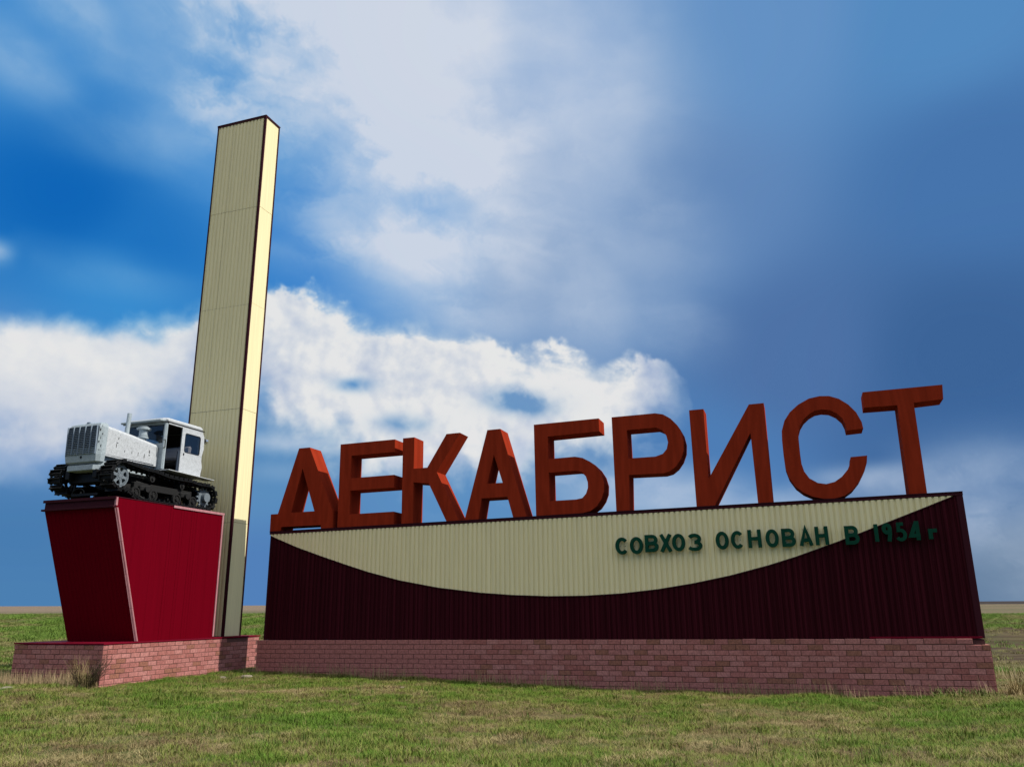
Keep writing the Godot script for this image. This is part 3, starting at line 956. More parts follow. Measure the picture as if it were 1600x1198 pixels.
func build_big_letters() -> void:
	big_letter("Д", -6.27, [0, 0, 0.3, 0, 0.32, 0.092, 1.415, 0.085, 1.42, 0, 1.745, 0, 1.735, 0.41, 1.712, 0.41, 1.005, 1.98, 0.70, 1.98, 0.20, 0.41, 0, 0.41], [0.83, 1.475, 0.57, 0.42, 1.22, 0.42], "leftmost large rust red letter, a pointed frame on two short feet")
	big_letter("Е", -4.405, [0, 0, 1.475, 0, 1.47, 0.29, 0.31, 0.29, 0.31, 0.845, 1.46, 0.845, 1.46, 1.14, 0.31, 1.14, 0.31, 1.68, 1.46, 1.68, 1.46, 1.98, 0, 1.98], [], "large rust red letter with three level arms, second of the row")
	big_letter("К", -2.735, [0, 0, 0.285, 0, 0.292, 0.93, 0.673, 0.88, 1.116, 0.0, 1.419, 0.0, 0.873, 1.125, 1.448, 1.99, 1.112, 1.99, 0.634, 1.245, 0.29, 1.245, 0.293, 1.985, 0.0, 1.985], [], "large rust red letter with two splayed arms on a post")
	big_letter("А", -1.177, [0, 0, 0.332, 0, 0.411, 0.455, 1.016, 0.455, 1.141, 0, 1.449, 0, 0.874, 1.99, 0.56, 1.99], [0.71, 1.42, 0.549, 0.775, 0.912, 0.77], "large rust red pointed letter with a triangular opening, fourth of the row")
	big_letter("Б", 0.49, [0, 0, 1.02, 0.004, 1.20, 0.035, 1.34, 0.125, 1.445, 0.265, 1.508, 0.42, 1.522, 0.60, 1.475, 0.785, 1.38, 0.945, 1.243, 1.085, 1.08, 1.18, 0.91, 1.22, 0.312, 1.215, 0.315, 1.715, 1.475, 1.73, 1.475, 2.015, 0, 2.01], [0.313, 0.30, 0.907, 0.30, 1.04, 0.322, 1.125, 0.41, 1.17, 0.53, 1.172, 0.645, 1.135, 0.775, 1.045, 0.885, 0.925, 0.918, 0.313, 0.915], "large rust red letter with a flat top arm and a round belly")
	big_letter("Р", 2.247, [0, 0, 0.28, 0, 0.31, 0.74, 1.03, 0.725, 1.167, 0.755, 1.294, 0.845, 1.402, 0.985, 1.475, 1.16, 1.493, 1.36, 1.46, 1.545, 1.382, 1.713, 1.257, 1.862, 1.105, 1.968, 0.937, 2.008, 0.003, 2.01], [0.315, 1.09, 0.884, 1.085, 1.044, 1.13, 1.133, 1.227, 1.168, 1.362, 1.145, 1.50, 1.063, 1.635, 0.942, 1.70, 0.315, 1.70], "large rust red letter with a round head on one post")
	big_letter("И", 3.896, [0, 0, 0.364, 0, 1.183, 1.42, 1.196, 0, 1.482, 0, 1.499, 2.005, 1.207, 2.005, 0.284, 0.545, 0.296, 2.0, 0.001, 2.0], [], "large rust red letter of two posts joined by a slanting bar")
	var s_out := []
	# С: an open ring drawn as a bar that bends
	for p in [[7.181, 4.704], [7.169, 4.836], [7.094, 5.034], [6.972, 5.202], [6.811, 5.338], [6.641, 5.411], [6.465, 5.428], [6.259, 5.398], [6.045, 5.294], [5.872, 5.154], [5.754, 4.992], [5.682, 4.789], [5.668, 4.594], [5.666, 4.304], [5.673, 4.046], [5.724, 3.846], [5.829, 3.663], [5.961, 3.539], [6.127, 3.448], [6.318, 3.398], [6.512, 3.393], [6.688, 3.43], [6.849, 3.536], [6.995, 3.7], [7.1, 3.878], [7.161, 4.036], [7.184, 4.174], [6.888, 4.167], [6.869, 4.056], [6.808, 3.932], [6.686, 3.8], [6.546, 3.71], [6.39, 3.678], [6.24, 3.71], [6.097, 3.81], [6.018, 3.947], [5.984, 4.101], [5.979, 4.282], [5.982, 4.57], [5.992, 4.74], [6.037, 4.87], [6.115, 4.985], [6.226, 5.08], [6.345, 5.14], [6.47, 5.155], [6.611, 5.13], [6.736, 5.053], [6.833, 4.936], [6.873, 4.813], [6.884, 4.692]]:
		s_out.append(p[0] - 5.666)
		s_out.append(p[1] - 3.391)
	big_letter("С", 5.666, s_out, [], "large rust red round letter open on its right side")
	big_letter("Т", 7.25, [0.565, 0, 0.864, 0, 0.878, 1.73, 1.39, 1.75, 1.415, 2.03, 0.006, 2.03, 0.0, 1.72, 0.588, 1.712], [], "rightmost large rust red letter, a flat bar on a single post")

func arc(cx: float, cy: float, rx: float, ry: float, a0: float, a1: float, n: int) -> Array:
	var out := []
	for i in n + 1:
		var a := deg_to_rad(lerpf(a0, a1, float(i) / n))
		out.append(Vector2(cx + cos(a) * rx, cy + sin(a) * ry))
	return out

func small_letter(glyph: String, x: float, y: float, w: float, h: float, look: String) -> void:
	# bars of metal 6 cm wide bent into the letter, stood off the wall on pins
	var st := begin()
	var k := 0.034
	var z0 := 0.0
	var z1 := 0.065
	var l := k
	var r := w - k
	var b := k
	var t := h - k
	var m := h * 0.5
	match glyph:
		"С":
			stroke(st, arc(w / 2, m, w / 2 - k, h / 2 - k, 42, 318, 22), k, z0, z1)
		"О":
			var ring_ := arc(w / 2, m, w / 2 - k, h / 2 - k, 0, 360, 26)
			ring_.pop_back()
			stroke(st, ring_, k, z0, z1, true)
		"В":
			stroke(st, [Vector2(l, b - k), Vector2(l, t + k)], k, z0, z1)
			stroke(st, [Vector2(l + k, t)] + arc(r - 0.085, t - (t - m) / 2, 0.07, (t - m) / 2, 90, -90, 8) + [Vector2(l + k, m)], k, z0, z1 - 0.002)
			stroke(st, [Vector2(l + k, m - 0.004)] + arc(r - 0.075, (m + b) / 2, 0.075, (m - b) / 2, 90, -90, 8) + [Vector2(l + k, b)], k, z0, z1 - 0.004)
		"Х":
			stroke(st, [Vector2(l, 0), Vector2(r, h)], k, z0, z1)
			stroke(st, [Vector2(l, h), Vector2(r, 0)], k, z0, z1 - 0.003)
		"З":
			stroke(st, arc(w * 0.47, t - (t - m) / 2, w * 0.38, (t - m) / 2, 155, -80, 12), k, z0, z1)
			stroke(st, arc(w * 0.47, (m + b) / 2, w * 0.44, (m - b) / 2, 90, -155, 12), k, z0, z1 - 0.003)
		"Н":
			stroke(st, [Vector2(l, 0), Vector2(l, h)], k, z0, z1)
			stroke(st, [Vector2(r, 0), Vector2(r, h)], k, z0, z1)
			stroke(st, [Vector2(l + k, m), Vector2(r - k, m)], k, z0, z1 - 0.003)
		"А":
			stroke(st, [Vector2(l * 0.8, 0), Vector2(w / 2, h - k * 0.6), Vector2(w - l * 0.8, 0)], k, z0, z1)
			stroke(st, [Vector2(w * 0.26, h * 0.30), Vector2(w * 0.74, h * 0.30)], k, z0, z1 - 0.003)
		"1":
			stroke(st, [Vector2(w / 2, 0), Vector2(w / 2, h)], k, z0, z1)
		"9":
			var o9 := arc(w / 2, h * 0.69, w / 2 - k, h * 0.31 - k, 0, 360, 18)
			o9.pop_back()
			stroke(st, o9, k, z0, z1, true)
			stroke(st, [Vector2(r, h * 0.69), Vector2(r - 0.005, h * 0.4), Vector2(w * 0.62, 0)], k, z0, z1 - 0.003)
		"5":
			stroke(st, [Vector2(r, t), Vector2(l + 0.02, t), Vector2(l + 0.012, h * 0.56)] + arc(w * 0.45, h * 0.31, w * 0.42, h * 0.25, 80, -150, 10), k * 0.9, z0, z1)
		"4":
			stroke(st, [Vector2(w * 0.95, h * 0.24), Vector2(l * 0.5, h * 0.24), Vector2(w * 0.72, h * 0.97)], k, z0, z1)
			stroke(st, [Vector2(w * 0.74, 0), Vector2(w * 0.74, h)], k, z0, z1 - 0.003)
		"г":
			stroke(st, [Vector2(l, 0), Vector2(l, h - k), Vector2(w, h - k)], k, z0, z1)
	for px in [0.3, 0.7] if w > 0.1 else [0.5]:
		var py := h - k if glyph != "Х" and glyph != "О" and glyph != "С" else h * 0.5
		tube(st, Vector3(w * px, py, -0.055), Vector3(w * px, py, 0.004), 0.006, 0.006, 5)
	var o := obj("small_letter", st.commit(), M.green, self, Vector3(x, y, -0.048))
	o.rotation.z = 0.012
	tag(o, look, "letter", "small green letters along the crescent")

func build_small_letters() -> void:
	var said := [
		["С", 2.219, 2.452, 0.271, 0.343, "leftmost small green letter, a round one open to the right, on cream sheet"], ["О", 2.520, 2.452, 0.265, 0.343, "second small green letter from the left, a closed oval, on cream sheet"],
		["В", 2.829, 2.484, 0.27, 0.343, "third small green letter from the left, with two bowls, in the first word"], ["Х", 3.125, 2.480, 0.25, 0.343, "small green letter of two crossed bars in the first word"],
		["О", 3.378, 2.484, 0.255, 0.343, "small green oval letter right after the crossed bars in the first word"], ["З", 3.692, 2.476, 0.265, 0.343, "small green letter like a 3 that ends the first word"],
		["О", 4.232, 2.492, 0.25, 0.345, "small green oval letter that begins the long second word"], ["С", 4.525, 2.496, 0.25, 0.343, "small green letter open to the right, second of the long second word"],
		["Н", 4.848, 2.504, 0.25, 0.345, "first small green letter of two posts and a crossbar, third of the second word"], ["О", 5.178, 2.500, 0.245, 0.345, "small green oval letter in the middle of the long second word"],
		["В", 5.476, 2.503, 0.255, 0.345, "small green letter with two bowls just left of the pointed one"], ["А", 5.795, 2.512, 0.24, 0.345, "small pointed green letter with a crossbar, the only one in the small row"],
		["Н", 6.083, 2.517, 0.237, 0.345, "small green letter of two posts and a crossbar ending the second word"], ["В", 6.610, 2.507, 0.25, 0.347, "small green letter with two bowls standing alone, half on cream and half on maroon"],
		["1", 7.126, 2.546, 0.062, 0.32, "small green numeral one, a plain upright bar where cream meets maroon"], ["9", 7.258, 2.541, 0.17, 0.338, "small green numeral nine with a round head, on maroon sheet"],
		["5", 7.490, 2.547, 0.172, 0.339, "small green numeral five with a flat top, on maroon sheet"], ["4", 7.722, 2.549, 0.18, 0.345, "small green numeral four that ends the year, on maroon sheet"],
		["г", 8.028, 2.560, 0.145, 0.186, "smallest green letter, a post with an arm, rightmost on the maroon sheet"],
	]
	for s in said:
		small_letter(s[0], s[1], s[2], s[3], s[4], s[5])

# ==================================================================== tractor

func build_tractor() -> void:
	var t := thing("crawler_tractor", "old white crawler tractor with black tracks standing on the red pedestal", "tractor", Vector3(-8.07, PTOP, 2.35))
	var X := Vector3.RIGHT
	# ---- tracks and running gear, right (sunlit) and left
	var shoe := begin()
	box(shoe, Vector3(0, 0.012, 0), Vector3(0.34, 0.028, 0.148), Basis.IDENTITY, 0.004)
	box(shoe, Vector3(0, 0.052, -0.042), Vector3(0.34, 0.062, 0.020), Basis.IDENTITY, 0.004)
	box(shoe, Vector3(0, 0.040, 0.034), Vector3(0.30, 0.040, 0.018), Basis.IDENTITY, 0.004)
	for s in [-1.0, 1.0]:
		box(shoe, Vector3(s * 0.155, 0.05, 0.01), Vector3(0.026, 0.042, 0.10), Basis.IDENTITY, 0.004)
		box(shoe, Vector3(s * 0.10, -0.022, 0), Vector3(0.03, 0.055, 0.05), Basis.IDENTITY, 0.006)
	for s in [-0.13, -0.03, 0.03, 0.13]:
		box(shoe, Vector3(s, 0.008, 0.07), Vector3(0.045, 0.036, 0.035), Basis.IDENTITY, 0.006)
	var shoe_mesh := shoe.commit()
	var idler_at := Vector2(1.30, 0.47)
	var sprocket_at := Vector2(-1.32, 0.335)
	var loop: Array[Vector2] = []
	# the line that the shoes follow: (z, y), idler in front
	for i in 15:
		var a := deg_to_rad(lerpf(88.0, -118.0, i / 14.0))
		loop.append(idler_at + Vector2(cos(a), sin(a)) * 0.265)
	for p in [[0.86, 0.075], [0.4, 0.062], [-0.3, 0.062], [-0.95, 0.07]]: loop.append(Vector2(p[0], p[1]))
	for i in 12:
		var a := deg_to_rad(lerpf(-96.0, -272.0, i / 11.0))
		loop.append(sprocket_at + Vector2(cos(a), sin(a)) * 0.245)
	for p in [[-1.0, 0.572], [-0.68, 0.60], [-0.4, 0.593], [0.0, 0.60], [0.42, 0.655], [0.7, 0.665], [1.0, 0.70]]: loop.append(Vector2(p[0], p[1]))
	var total := 0.0
	for i in loop.size(): total += loop[i].distance_to(loop[(i + 1) % loop.size()])
	var count := int(round(total / 0.152))
	for s in [1.0, -1.0]:
		var cx: float = s * 0.68
		# side frame and carriages
		var fr := begin()
		box(fr, Vector3(cx - s * 0.02, 0.34, -0.02), Vector3(0.10, 0.15, 1.75), Basis.IDENTITY, 0.01)
		box(fr, Vector3(cx - s * 0.12, 0.30, 0.98), Vector3(0.12, 0.10, 0.7), Basis(X, 0.12), 0.01)
		for zc in [0.60, -0.62]:
			box(fr, Vector3(cx, 0.30, zc), Vector3(0.22, 0.12, 0.30), Basis(X, 0.1), 0.02)
			tube(fr, Vector3(cx - 0.02, 0.36, zc - 0.20), Vector3(cx - 0.02, 0.40, zc + 0.20), 0.05, 0.05, 10)
			tube(fr, Vector3(cx - 0.14, 0.27, zc), Vector3(cx + s * 0.17, 0.27, zc), 0.07, 0.06, 12)
			for q in [-0.16, 0.16]:
				box(fr, Vector3(cx, 0.24, zc + q), Vector3(0.10, 0.07, 0.24), Basis(X, 0.45 * signf(q)), 0.01)
		var track := obj("track", fr.commit(), M.dark, t)
		var seg := 0
		var walked := 0.0
		for k in count:
			var want := total * k / count
			while seg < loop.size() and walked + loop[seg].distance_to(loop[(seg + 1) % loop.size()]) < want:
				walked += loop[seg].distance_to(loop[(seg + 1) % loop.size()])
				seg += 1
			var p0 := loop[seg % loop.size()]
			var p1 := loop[(seg + 1) % loop.size()]
			var d := (p1 - p0).normalized()
			var p := p0 + d * (want - walked)
			# the loop runs forward over the front and down, so outward is to the left of its course
			var along_ := Vector3(0, d.y, d.x)
			var out := Vector3(0, d.x, -d.y)
			var o := obj("track_shoe", shoe_mesh, M.black, track, Vector3(cx, p.y, p.x))
			o.basis = Basis(out.cross(along_).normalized(), out, along_)
		# front idler: pale rim, hub and six spokes
		var w := begin()
		var ic := Vector3(cx, idler_at.y, idler_at.x)
		ring(w, ic, X, 0.192, 0.232, 0.13, 36)
		ring(w, ic + X * s * 0.05, X, 0.178, 0.20, 0.03, 36)
		ring(w, ic + X * s * 0.05, X, 0.045, 0.088, 0.035, 20)
		tube(w, ic - X * 0.07, ic + X * s * 0.075, 0.048, 0.042, 14)
		for k in 6:
			var a := TAU * k / 6.0 + 0.2
			var dir := Vector3(0, sin(a), cos(a))
			var tan_ := X.cross(dir)
			var xo: Vector3 = X * s * 0.05
			var rows := []
			for q in [[0.07, 0.040], [0.12, 0.026], [0.185, 0.040]]:
				rows.append([ic + xo - X * 0.014 + dir * q[0] - tan_ * q[1], ic + xo + X * 0.014 + dir * q[0] - tan_ * q[1], ic + xo + X * 0.014 + dir * q[0] + tan_ * q[1], ic + xo - X * 0.014 + dir * q[0] + tan_ * q[1]])
			loft(w, rows)
		for k in 8:
			var a := TAU * k / 8.0
			tube(w, ic + Vector3(s * 0.06, sin(a) * 0.068, cos(a) * 0.068), ic + Vector3(s * 0.076, sin(a) * 0.068, cos(a) * 0.068), 0.009, 0.009, 6)
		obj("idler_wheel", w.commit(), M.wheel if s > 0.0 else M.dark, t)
		# rear drive sprocket with teeth
		w = begin()
		var sc := Vector3(cx, sprocket_at.y, sprocket_at.x)
		ring(w, sc, X, 0.03, 0.185, 0.05, 24)
		tube(w, sc - X * 0.10, sc + X * s * 0.12, 0.12, 0.105, 18)
		for k in 13:
			var a := TAU * k / 13.0
			var dir := Vector3(0, sin(a), cos(a))
			box(w, sc + dir * 0.20, Vector3(0.045, 0.07, 0.045), Basis(X, dir, X.cross(dir)), 0.01)
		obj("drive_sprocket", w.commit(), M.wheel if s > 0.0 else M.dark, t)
		# road wheels in pairs, and the rollers that carry the upper run
		for zc in [0.86, 0.36, -0.36, -0.88]:
			w = begin()
			for q in [-0.075, 0.075]:
				var c := Vector3(cx + q, 0.175, zc)
				ring(w, c, X, 0.095, 0.125, 0.05, 22)
				ring(w, c, X, 0.02, 0.10, 0.018, 18)
				tube(w, c - X * 0.03, c + X * 0.04 * s, 0.045, 0.035, 12)
			for k in 5:
				var a := TAU * k / 5.0
				tube(w, Vector3(cx + s * 0.06, 0.175 + sin(a) * 0.07, zc + cos(a) * 0.07), Vector3(cx + s * 0.10, 0.175 + sin(a) * 0.07, zc + cos(a) * 0.07), 0.012, 0.012, 6)
			obj("road_wheel", w.commit(), M.dark, t)
		for zc in [0.42, -0.5]:
			w = begin()
			var c := Vector3(cx, 0.53 if zc > 0.0 else 0.495, zc)
			tube(w, c - X * 0.09, c + X * 0.09, 0.075, 0.075, 16)
			tube(w, c - X * 0.12, c + X * 0.12, 0.03, 0.03, 10)
			box(w, c + Vector3(-s * 0.12, -0.07, 0), Vector3(0.04, 0.20, 0.06), Basis.IDENTITY, 0.008)
			obj("support_roller", w.commit(), M.dark, t)
	# ---- frame between the tracks
	var st := begin()
	for s in [-1.0, 1.0]:
		box(st, Vector3(s * 0.36, 0.50, 0.10), Vector3(0.11, 0.18, 3.0), Basis.IDENTITY, 0.01)
		tube(st, Vector3(s * 0.36, 0.40, 1.02), Vector3(s * 0.62, 0.44, 1.28), 0.05, 0.045, 10)
	box(st, Vector3(0, 0.44, 1.30), Vector3(0.95, 0.20, 0.28), Basis.IDENTITY, 0.02)
	box(st, Vector3(0, 0.36, 0.62), Vector3(1.1, 0.13, 0.16), Basis.IDENTITY, 0.02)
	box(st, Vector3(0, 0.36, -0.62), Vector3(1.1, 0.13, 0.16), Basis.IDENTITY, 0.02)
	box(st, Vector3(0, 0.50, -0.75), Vector3(0.62, 0.36, 1.1), Basis.IDENTITY, 0.03)
	box(st, Vector3(0, 0.56, 0.55), Vector3(0.42, 0.34, 1.5), Basis.IDENTITY, 0.05)
	box(st, Vector3(0, 0.40, -1.34), Vector3(1.2, 0.22, 0.22), Basis.IDENTITY, 0.02)
	obj("frame", st.commit(), M.black, t)
	st = begin()
	var hoop := []
	for i in 13:
		var a := lerpf(0.0, PI, i / 12.0)
		hoop.append(Vector3(-0.18 + cos(a) * 0.17, 0.10 + sin(a) * 0.14, 1.42))
	for i in 12: tube(st, hoop[i], hoop[i + 1], 0.018, 0.018, 8)
	tube(st, Vector3(-0.35, 0.12, 1.40), Vector3(-0.35, 0.42, 1.36), 0.02, 0.02, 8)
	box(st, Vector3(0.0, 0.10, 1.42), Vector3(0.7, 0.06, 0.05), Basis.IDENTITY, 0.008)
	obj("tow_hoop", st.commit(), M.black, t)
	st = begin()
	tube(st, Vector3(0.70, 0.33, 1.66), Vector3(0.76, 0.03, 0.72), 0.02, 0.016, 8)
	tube(st, Vector3(0.60, 0.30, 1.10), Vector3(0.80, 0.06, 0.60), 0.018, 0.018, 8)
	obj("tension_rod", st.commit(), M.dark, t)
	# ---- front beam
	st = begin()
	var beam := func(y: float, g: float) -> Array: return [Vector3(-0.46 - g, y, 1.20), Vector3(-0.46 - g, y, 1.50 + g), Vector3(-0.34, y, 1.64 + g), Vector3(0.34, y, 1.64 + g), Vector3(0.46 + g, y, 1.50 + g), Vector3(0.46 + g, y, 1.20)]
	loft(st, [beam.call(0.565, -0.03), beam.call(0.58, 0.0), beam.call(0.675, 0.0), beam.call(0.69, -0.02)])
	obj("front_beam", st.commit(), M.pale_blue, t)
	# ---- radiator cowl with its grille
	st = begin()
	var cowl := func(y: float, half_w: float, front: float) -> Array: return [Vector3(-half_w, y, 1.48), Vector3(-half_w, y, front - 0.075), Vector3(-half_w + 0.055, y, front), Vector3(half_w - 0.055, y, front), Vector3(half_w, y, front - 0.075), Vector3(half_w, y, 1.48)]
	loft(st, [cowl.call(0.71, 0.40, 1.57), cowl.call(0.75, 0.455, 1.65), cowl.call(0.90, 0.468, 1.672), cowl.call(1.47, 0.468, 1.65), cowl.call(1.545, 0.45, 1.615), cowl.call(1.585, 0.37, 1.54)])
	var cowl_o := obj("radiator_cowl", st.commit(), M.pale_blue, t)
	st = begin()
	box(st, Vector3(0, 1.19, 1.664), Vector3(0.80, 0.60, 0.016), Basis(X, 0.035))
	var back_o := obj("grille", st.commit(), M.grille, t)
	for k in 6:
		st = begin()
		box(st, Vector3(-0.39 + 0.156 * k, 1.19, 1.684), Vector3(0.020, 0.60, 0.030), Basis(X, 0.035), 0.004)
		obj("grille_bar", st.commit(), M.grille_bar, back_o)
	st = begin()
	for c in 5:
		for k in 15:
			var y := 0.915 + 0.039 * k
			box(st, Vector3(-0.312 + 0.156 * c, y, 1.679 - (y - 1.19) * 0.035), Vector3(0.134, 0.008, 0.026), Basis(X, 0.5))
	var sl := obj("grille_slats", st.commit(), M.grille_bar, back_o)
	sl.set_meta("kind", "stuff")
	st = begin()
	box(st, Vector3(0.0, 1.585, 1.56), Vector3(0.09, 0.05, 0.04), Basis.IDENTITY, 0.01)
	obj("emblem", st.commit(), M.grille_bar, t)
	st = begin()
	tube(st, Vector3(0.02, 0.845, 1.62), Vector3(0.02, 0.845, 1.668), 0.028, 0.028, 12)
	obj("crank_hole", st.commit(), M.black, t)
	st = begin()
	for k in 7:
		box(st, Vector3(0.442 + 0.016 * sin(k * 2.1), 0.98 + 0.085 * k, 1.633 - 0.022 * sin(k * 2.1) - 0.02 * k / 7.0), Vector3(0.006 + 0.006 * (k % 3), 0.035 + 0.02 * (k % 2), 0.010), Basis(Vector3.UP, 0.8), 0.003)
	obj("hinge", st.commit(), M.dark, t)
	# ---- hood
	st = begin()
	var hood := func(z: float, top: float, half_w: float) -> Array:
		return [Vector3(-half_w, 0.88, z), Vector3(-half_w, top - 0.10, z), Vector3(-half_w + 0.04, top - 0.04, z), Vector3(-half_w + 0.14, top - 0.005, z), Vector3(0, top + 0.015, z), Vector3(half_w - 0.14, top - 0.005, z), Vector3(half_w - 0.04, top - 0.04, z), Vector3(half_w, top - 0.10, z), Vector3(half_w, 0.88, z)]
	loft(st, [hood.call(0.0, 1.405, 0.445), hood.call(0.75, 1.49, 0.452), hood.call(1.565, 1.565, 0.463)])
	var hood_o := obj("hood", st.commit(), M.white, t)
	for s in [-1.0, 1.0]:
		st = begin()
		var pl := PackedVector2Array([Vector2(0.10, 0.91), Vector2(1.52, 0.91), Vector2(1.52, 1.42), Vector2(0.10, 1.28)])
		var row := []
		for e in [0.441, 0.466]:
			var r2 := []
			for p in pl: r2.append(Vector3(s * e, p.y, p.x))
			row.append(r2)
		loft(st, row)
		obj("hood_door", st.commit(), M.white, hood_o)
		st = begin()
		for q in [[1.18, 1.30, 0.012, 0.05], [1.20, 1.20, 0.05, 0.01], [1.22, 1.13, 0.012, 0.08], [0.98, 1.06, 0.01, 0.05], [0.78, 1.07, 0.01, 0.06], [0.60, 1.06, 0.01, 0.08], [0.42, 1.05, 0.014, 0.09], [0.28, 1.17, 0.02, 0.07], [0.28, 1.09, 0.026, 0.03]]:
			box(st, Vector3(s * 0.4665, q[1], q[0]), Vector3(0.006, q[3], q[2]))
		obj("hood_slot", st.commit(), M.dark, hood_o)
	# engine flanks under the hood
	st = begin()
	box(st, Vector3(0, 0.76, 0.72), Vector3(0.74, 0.26, 1.45), Basis.IDENTITY, 0.02)
	box(st, Vector3(0.38, 0.70, 0.95), Vector3(0.10, 0.16, 0.5), Basis.IDENTITY, 0.02)
	obj("engine", st.commit(), M.pale_blue, t)
	# exhaust pipe and air cleaner
	st = begin()
	tube(st, Vector3(0.03, 1.44, 0.55), Vector3(0.03, 2.02, 0.53), 0.047, 0.047, 16)
	tube(st, Vector3(0.03, 1.43, 0.55), Vector3(0.03, 1.49, 0.55), 0.07, 0.06, 16)
	obj("exhaust_pipe", st.commit(), M.pale_blue, t)
	st = begin()
	var ap := Vector3(0.20, 0, 0.24)
	tube(st, ap + Vector3(0, 1.40, 0), ap + Vector3(0, 1.55, 0), 0.055, 0.055, 16)
	tube(st, ap + Vector3(0, 1.50, 0), ap + Vector3(0, 1.525, 0), 0.115, 0.115, 20)
	tube(st, ap + Vector3(0, 1.525, 0), ap + Vector3(0, 1.55, 0), 0.115, 0.085, 20)
	tube(st, ap + Vector3(0, 1.55, 0), ap + Vector3(0, 1.69, 0), 0.095, 0.095, 20)
	tube(st, ap + Vector3(0, 1.69, 0), ap + Vector3(0, 1.72, 0), 0.15, 0.16, 20)
	tube(st, ap + Vector3(0, 1.72, 0), ap + Vector3(0, 1.765, 0), 0.16, 0.09, 20)
	obj("air_cleaner", st.commit(), M.pale_blue, t)
	# ---- cab
	var hw := 0.61
	var y0 := 0.80
	var y1 := 1.90
	st = begin()
	box(st, Vector3(0, 0.79, -0.62), Vector3(1.20, 0.04, 1.26))
	obj("cab_floor", st.commit(), M.dark, t)
	# front wall with two windscreen panes
	st = begin()
	box(st, Vector3(0, (y0 + 1.42) / 2, -0.02), Vector3(2 * hw - 0.1, 1.42 - y0, 0.03))
	box(st, Vector3(0, 1.885, -0.02), Vector3(2 * hw - 0.1, 0.07, 0.03))
	box(st, Vector3(0, 1.635, -0.02), Vector3(0.05, 0.43, 0.03))
	for s in [-1.0, 1.0]:
		box(st, Vector3(s * (hw - 0.045), (y0 + y1) / 2, -0.03), Vector3(0.09, y1 - y0, 0.09), Basis.IDENTITY, 0.03)
	obj("cab_front", st.commit(), M.pale_blue, t)
	for s in [-1.0, 1.0]:
		st = begin()
		box(st, Vector3(s * 0.275, 1.635, -0.022), Vector3(0.50, 0.43, 0.006))
		obj("windscreen", st.commit(), M.glass, t)
	# sides: front post, doorway, rear panel with a round cornered window
	for s in [-1.0, 1.0]:
		st = begin()
		var outer := PackedVector2Array()
		if s > 0.0:
			outer = vv([-1.22, y0, -0.50, y0, -0.50, 1.86, -0.05, 1.86, -0.05, y1, -1.16, y1, -1.24, 1.78, -1.26, 1.5, -1.21, 1.3])
		else:
			outer = vv([-1.22, y0, -0.05, y0, -0.05, y1, -1.16, y1, -1.24, 1.78, -1.26, 1.5, -1.21, 1.3])
		var pane := PackedVector2Array()
		for c in [[-1.07, 1.36, 180.0], [-0.66, 1.36, 270.0], [-0.66, 1.70, 0.0], [-1.07, 1.70, 90.0]]:
			for k in 5:
				var a := deg_to_rad(c[2] + 22.5 * k)
				pane.append(Vector2(c[0] + cos(a) * 0.055, c[1] + sin(a) * 0.055))
		slab(st, outer, -0.012, 0.012, pane)
		var side_o := obj("cab_side", st.commit(), M.white, t, Vector3(s * hw, 0, 0))
		side_o.rotation.y = -PI / 2        # its x becomes the tractor's z
		side_o.basis = Basis(Vector3(0, 0, 1), Vector3(0, 1, 0), Vector3(-1, 0, 0))
		st = begin()
		slab(st, pane, -0.003, 0.003)
		var gl := obj("side_window", st.commit(), M.glass, side_o)
		st = begin()
		for k in pane.size():
			var a := Vector3(pane[k].x, pane[k].y, 0.0)
			var b := Vector3(pane[(k + 1) % pane.size()].x, pane[(k + 1) % pane.size()].y, 0.0)
			tube(st, a, b, 0.015, 0.015, 6, false)
		obj("window_seal", st.commit(), M.dark, side_o)
	st = begin()
	box(st, Vector3(hw + 0.018, 1.26, -0.60), Vector3(0.02, 0.05, 0.03), Basis.IDENTITY, 0.006)
	obj("door_latch", st.commit(), M.dark, t)
	st = begin()
	box(st, Vector3(hw - 0.03, 1.06, -0.47), Vector3(0.035, 0.50, 0.05), Basis.IDENTITY, 0.008)
	obj("door_edge", st.commit(), M.grille, t)
	st = begin()
	tube(st, Vector3(hw + 0.03, 1.48, 0.03), Vector3(hw + 0.03, 1.30, 0.02), 0.010, 0.010, 8)
	tube(st, Vector3(hw - 0.02, 1.48, 0.03), Vector3(hw + 0.03, 1.48, 0.03), 0.010, 0.010, 8)
	tube(st, Vector3(hw - 0.02, 1.30, 0.02), Vector3(hw + 0.03, 1.30, 0.02), 0.010, 0.010, 8)
	obj("grab_handle", st.commit(), M.dark, t)
	# rear wall, bulging tank, lamp
	st = begin()
	box(st, Vector3(0, (y0 + y1) / 2, -1.20), Vector3(2 * hw - 0.03, y1 - y0, 0.03))
	obj("cab_rear", st.commit(), M.white, t)
	st = begin()
	var tank := func(y: float, d: float) -> Array: return [Vector3(-0.55, y, -1.18), Vector3(-0.55, y, -1.18 - d), Vector3(0.55, y, -1.18 - d), Vector3(0.59, y, -1.18 - d * 0.6), Vector3(0.59, y, -1.18)]
	loft(st, [tank.call(0.80, 0.05), tank.call(0.88, 0.12), tank.call(1.05, 0.16), tank.call(1.2, 0.12), tank.call(1.34, 0.03)])
	obj("fuel_tank", st.commit(), M.white, t)
	st = begin()
	tube(st, Vector3(0.57, 1.70, -1.26), Vector3(0.58, 1.70, -1.35), 0.035, 0.07, 16)
	box(st, Vector3(0.56, 1.70, -1.24), Vector3(0.03, 0.03, 0.06))
	var lamp := obj("rear_lamp", st.commit(), M.dark, t)
	st = begin()
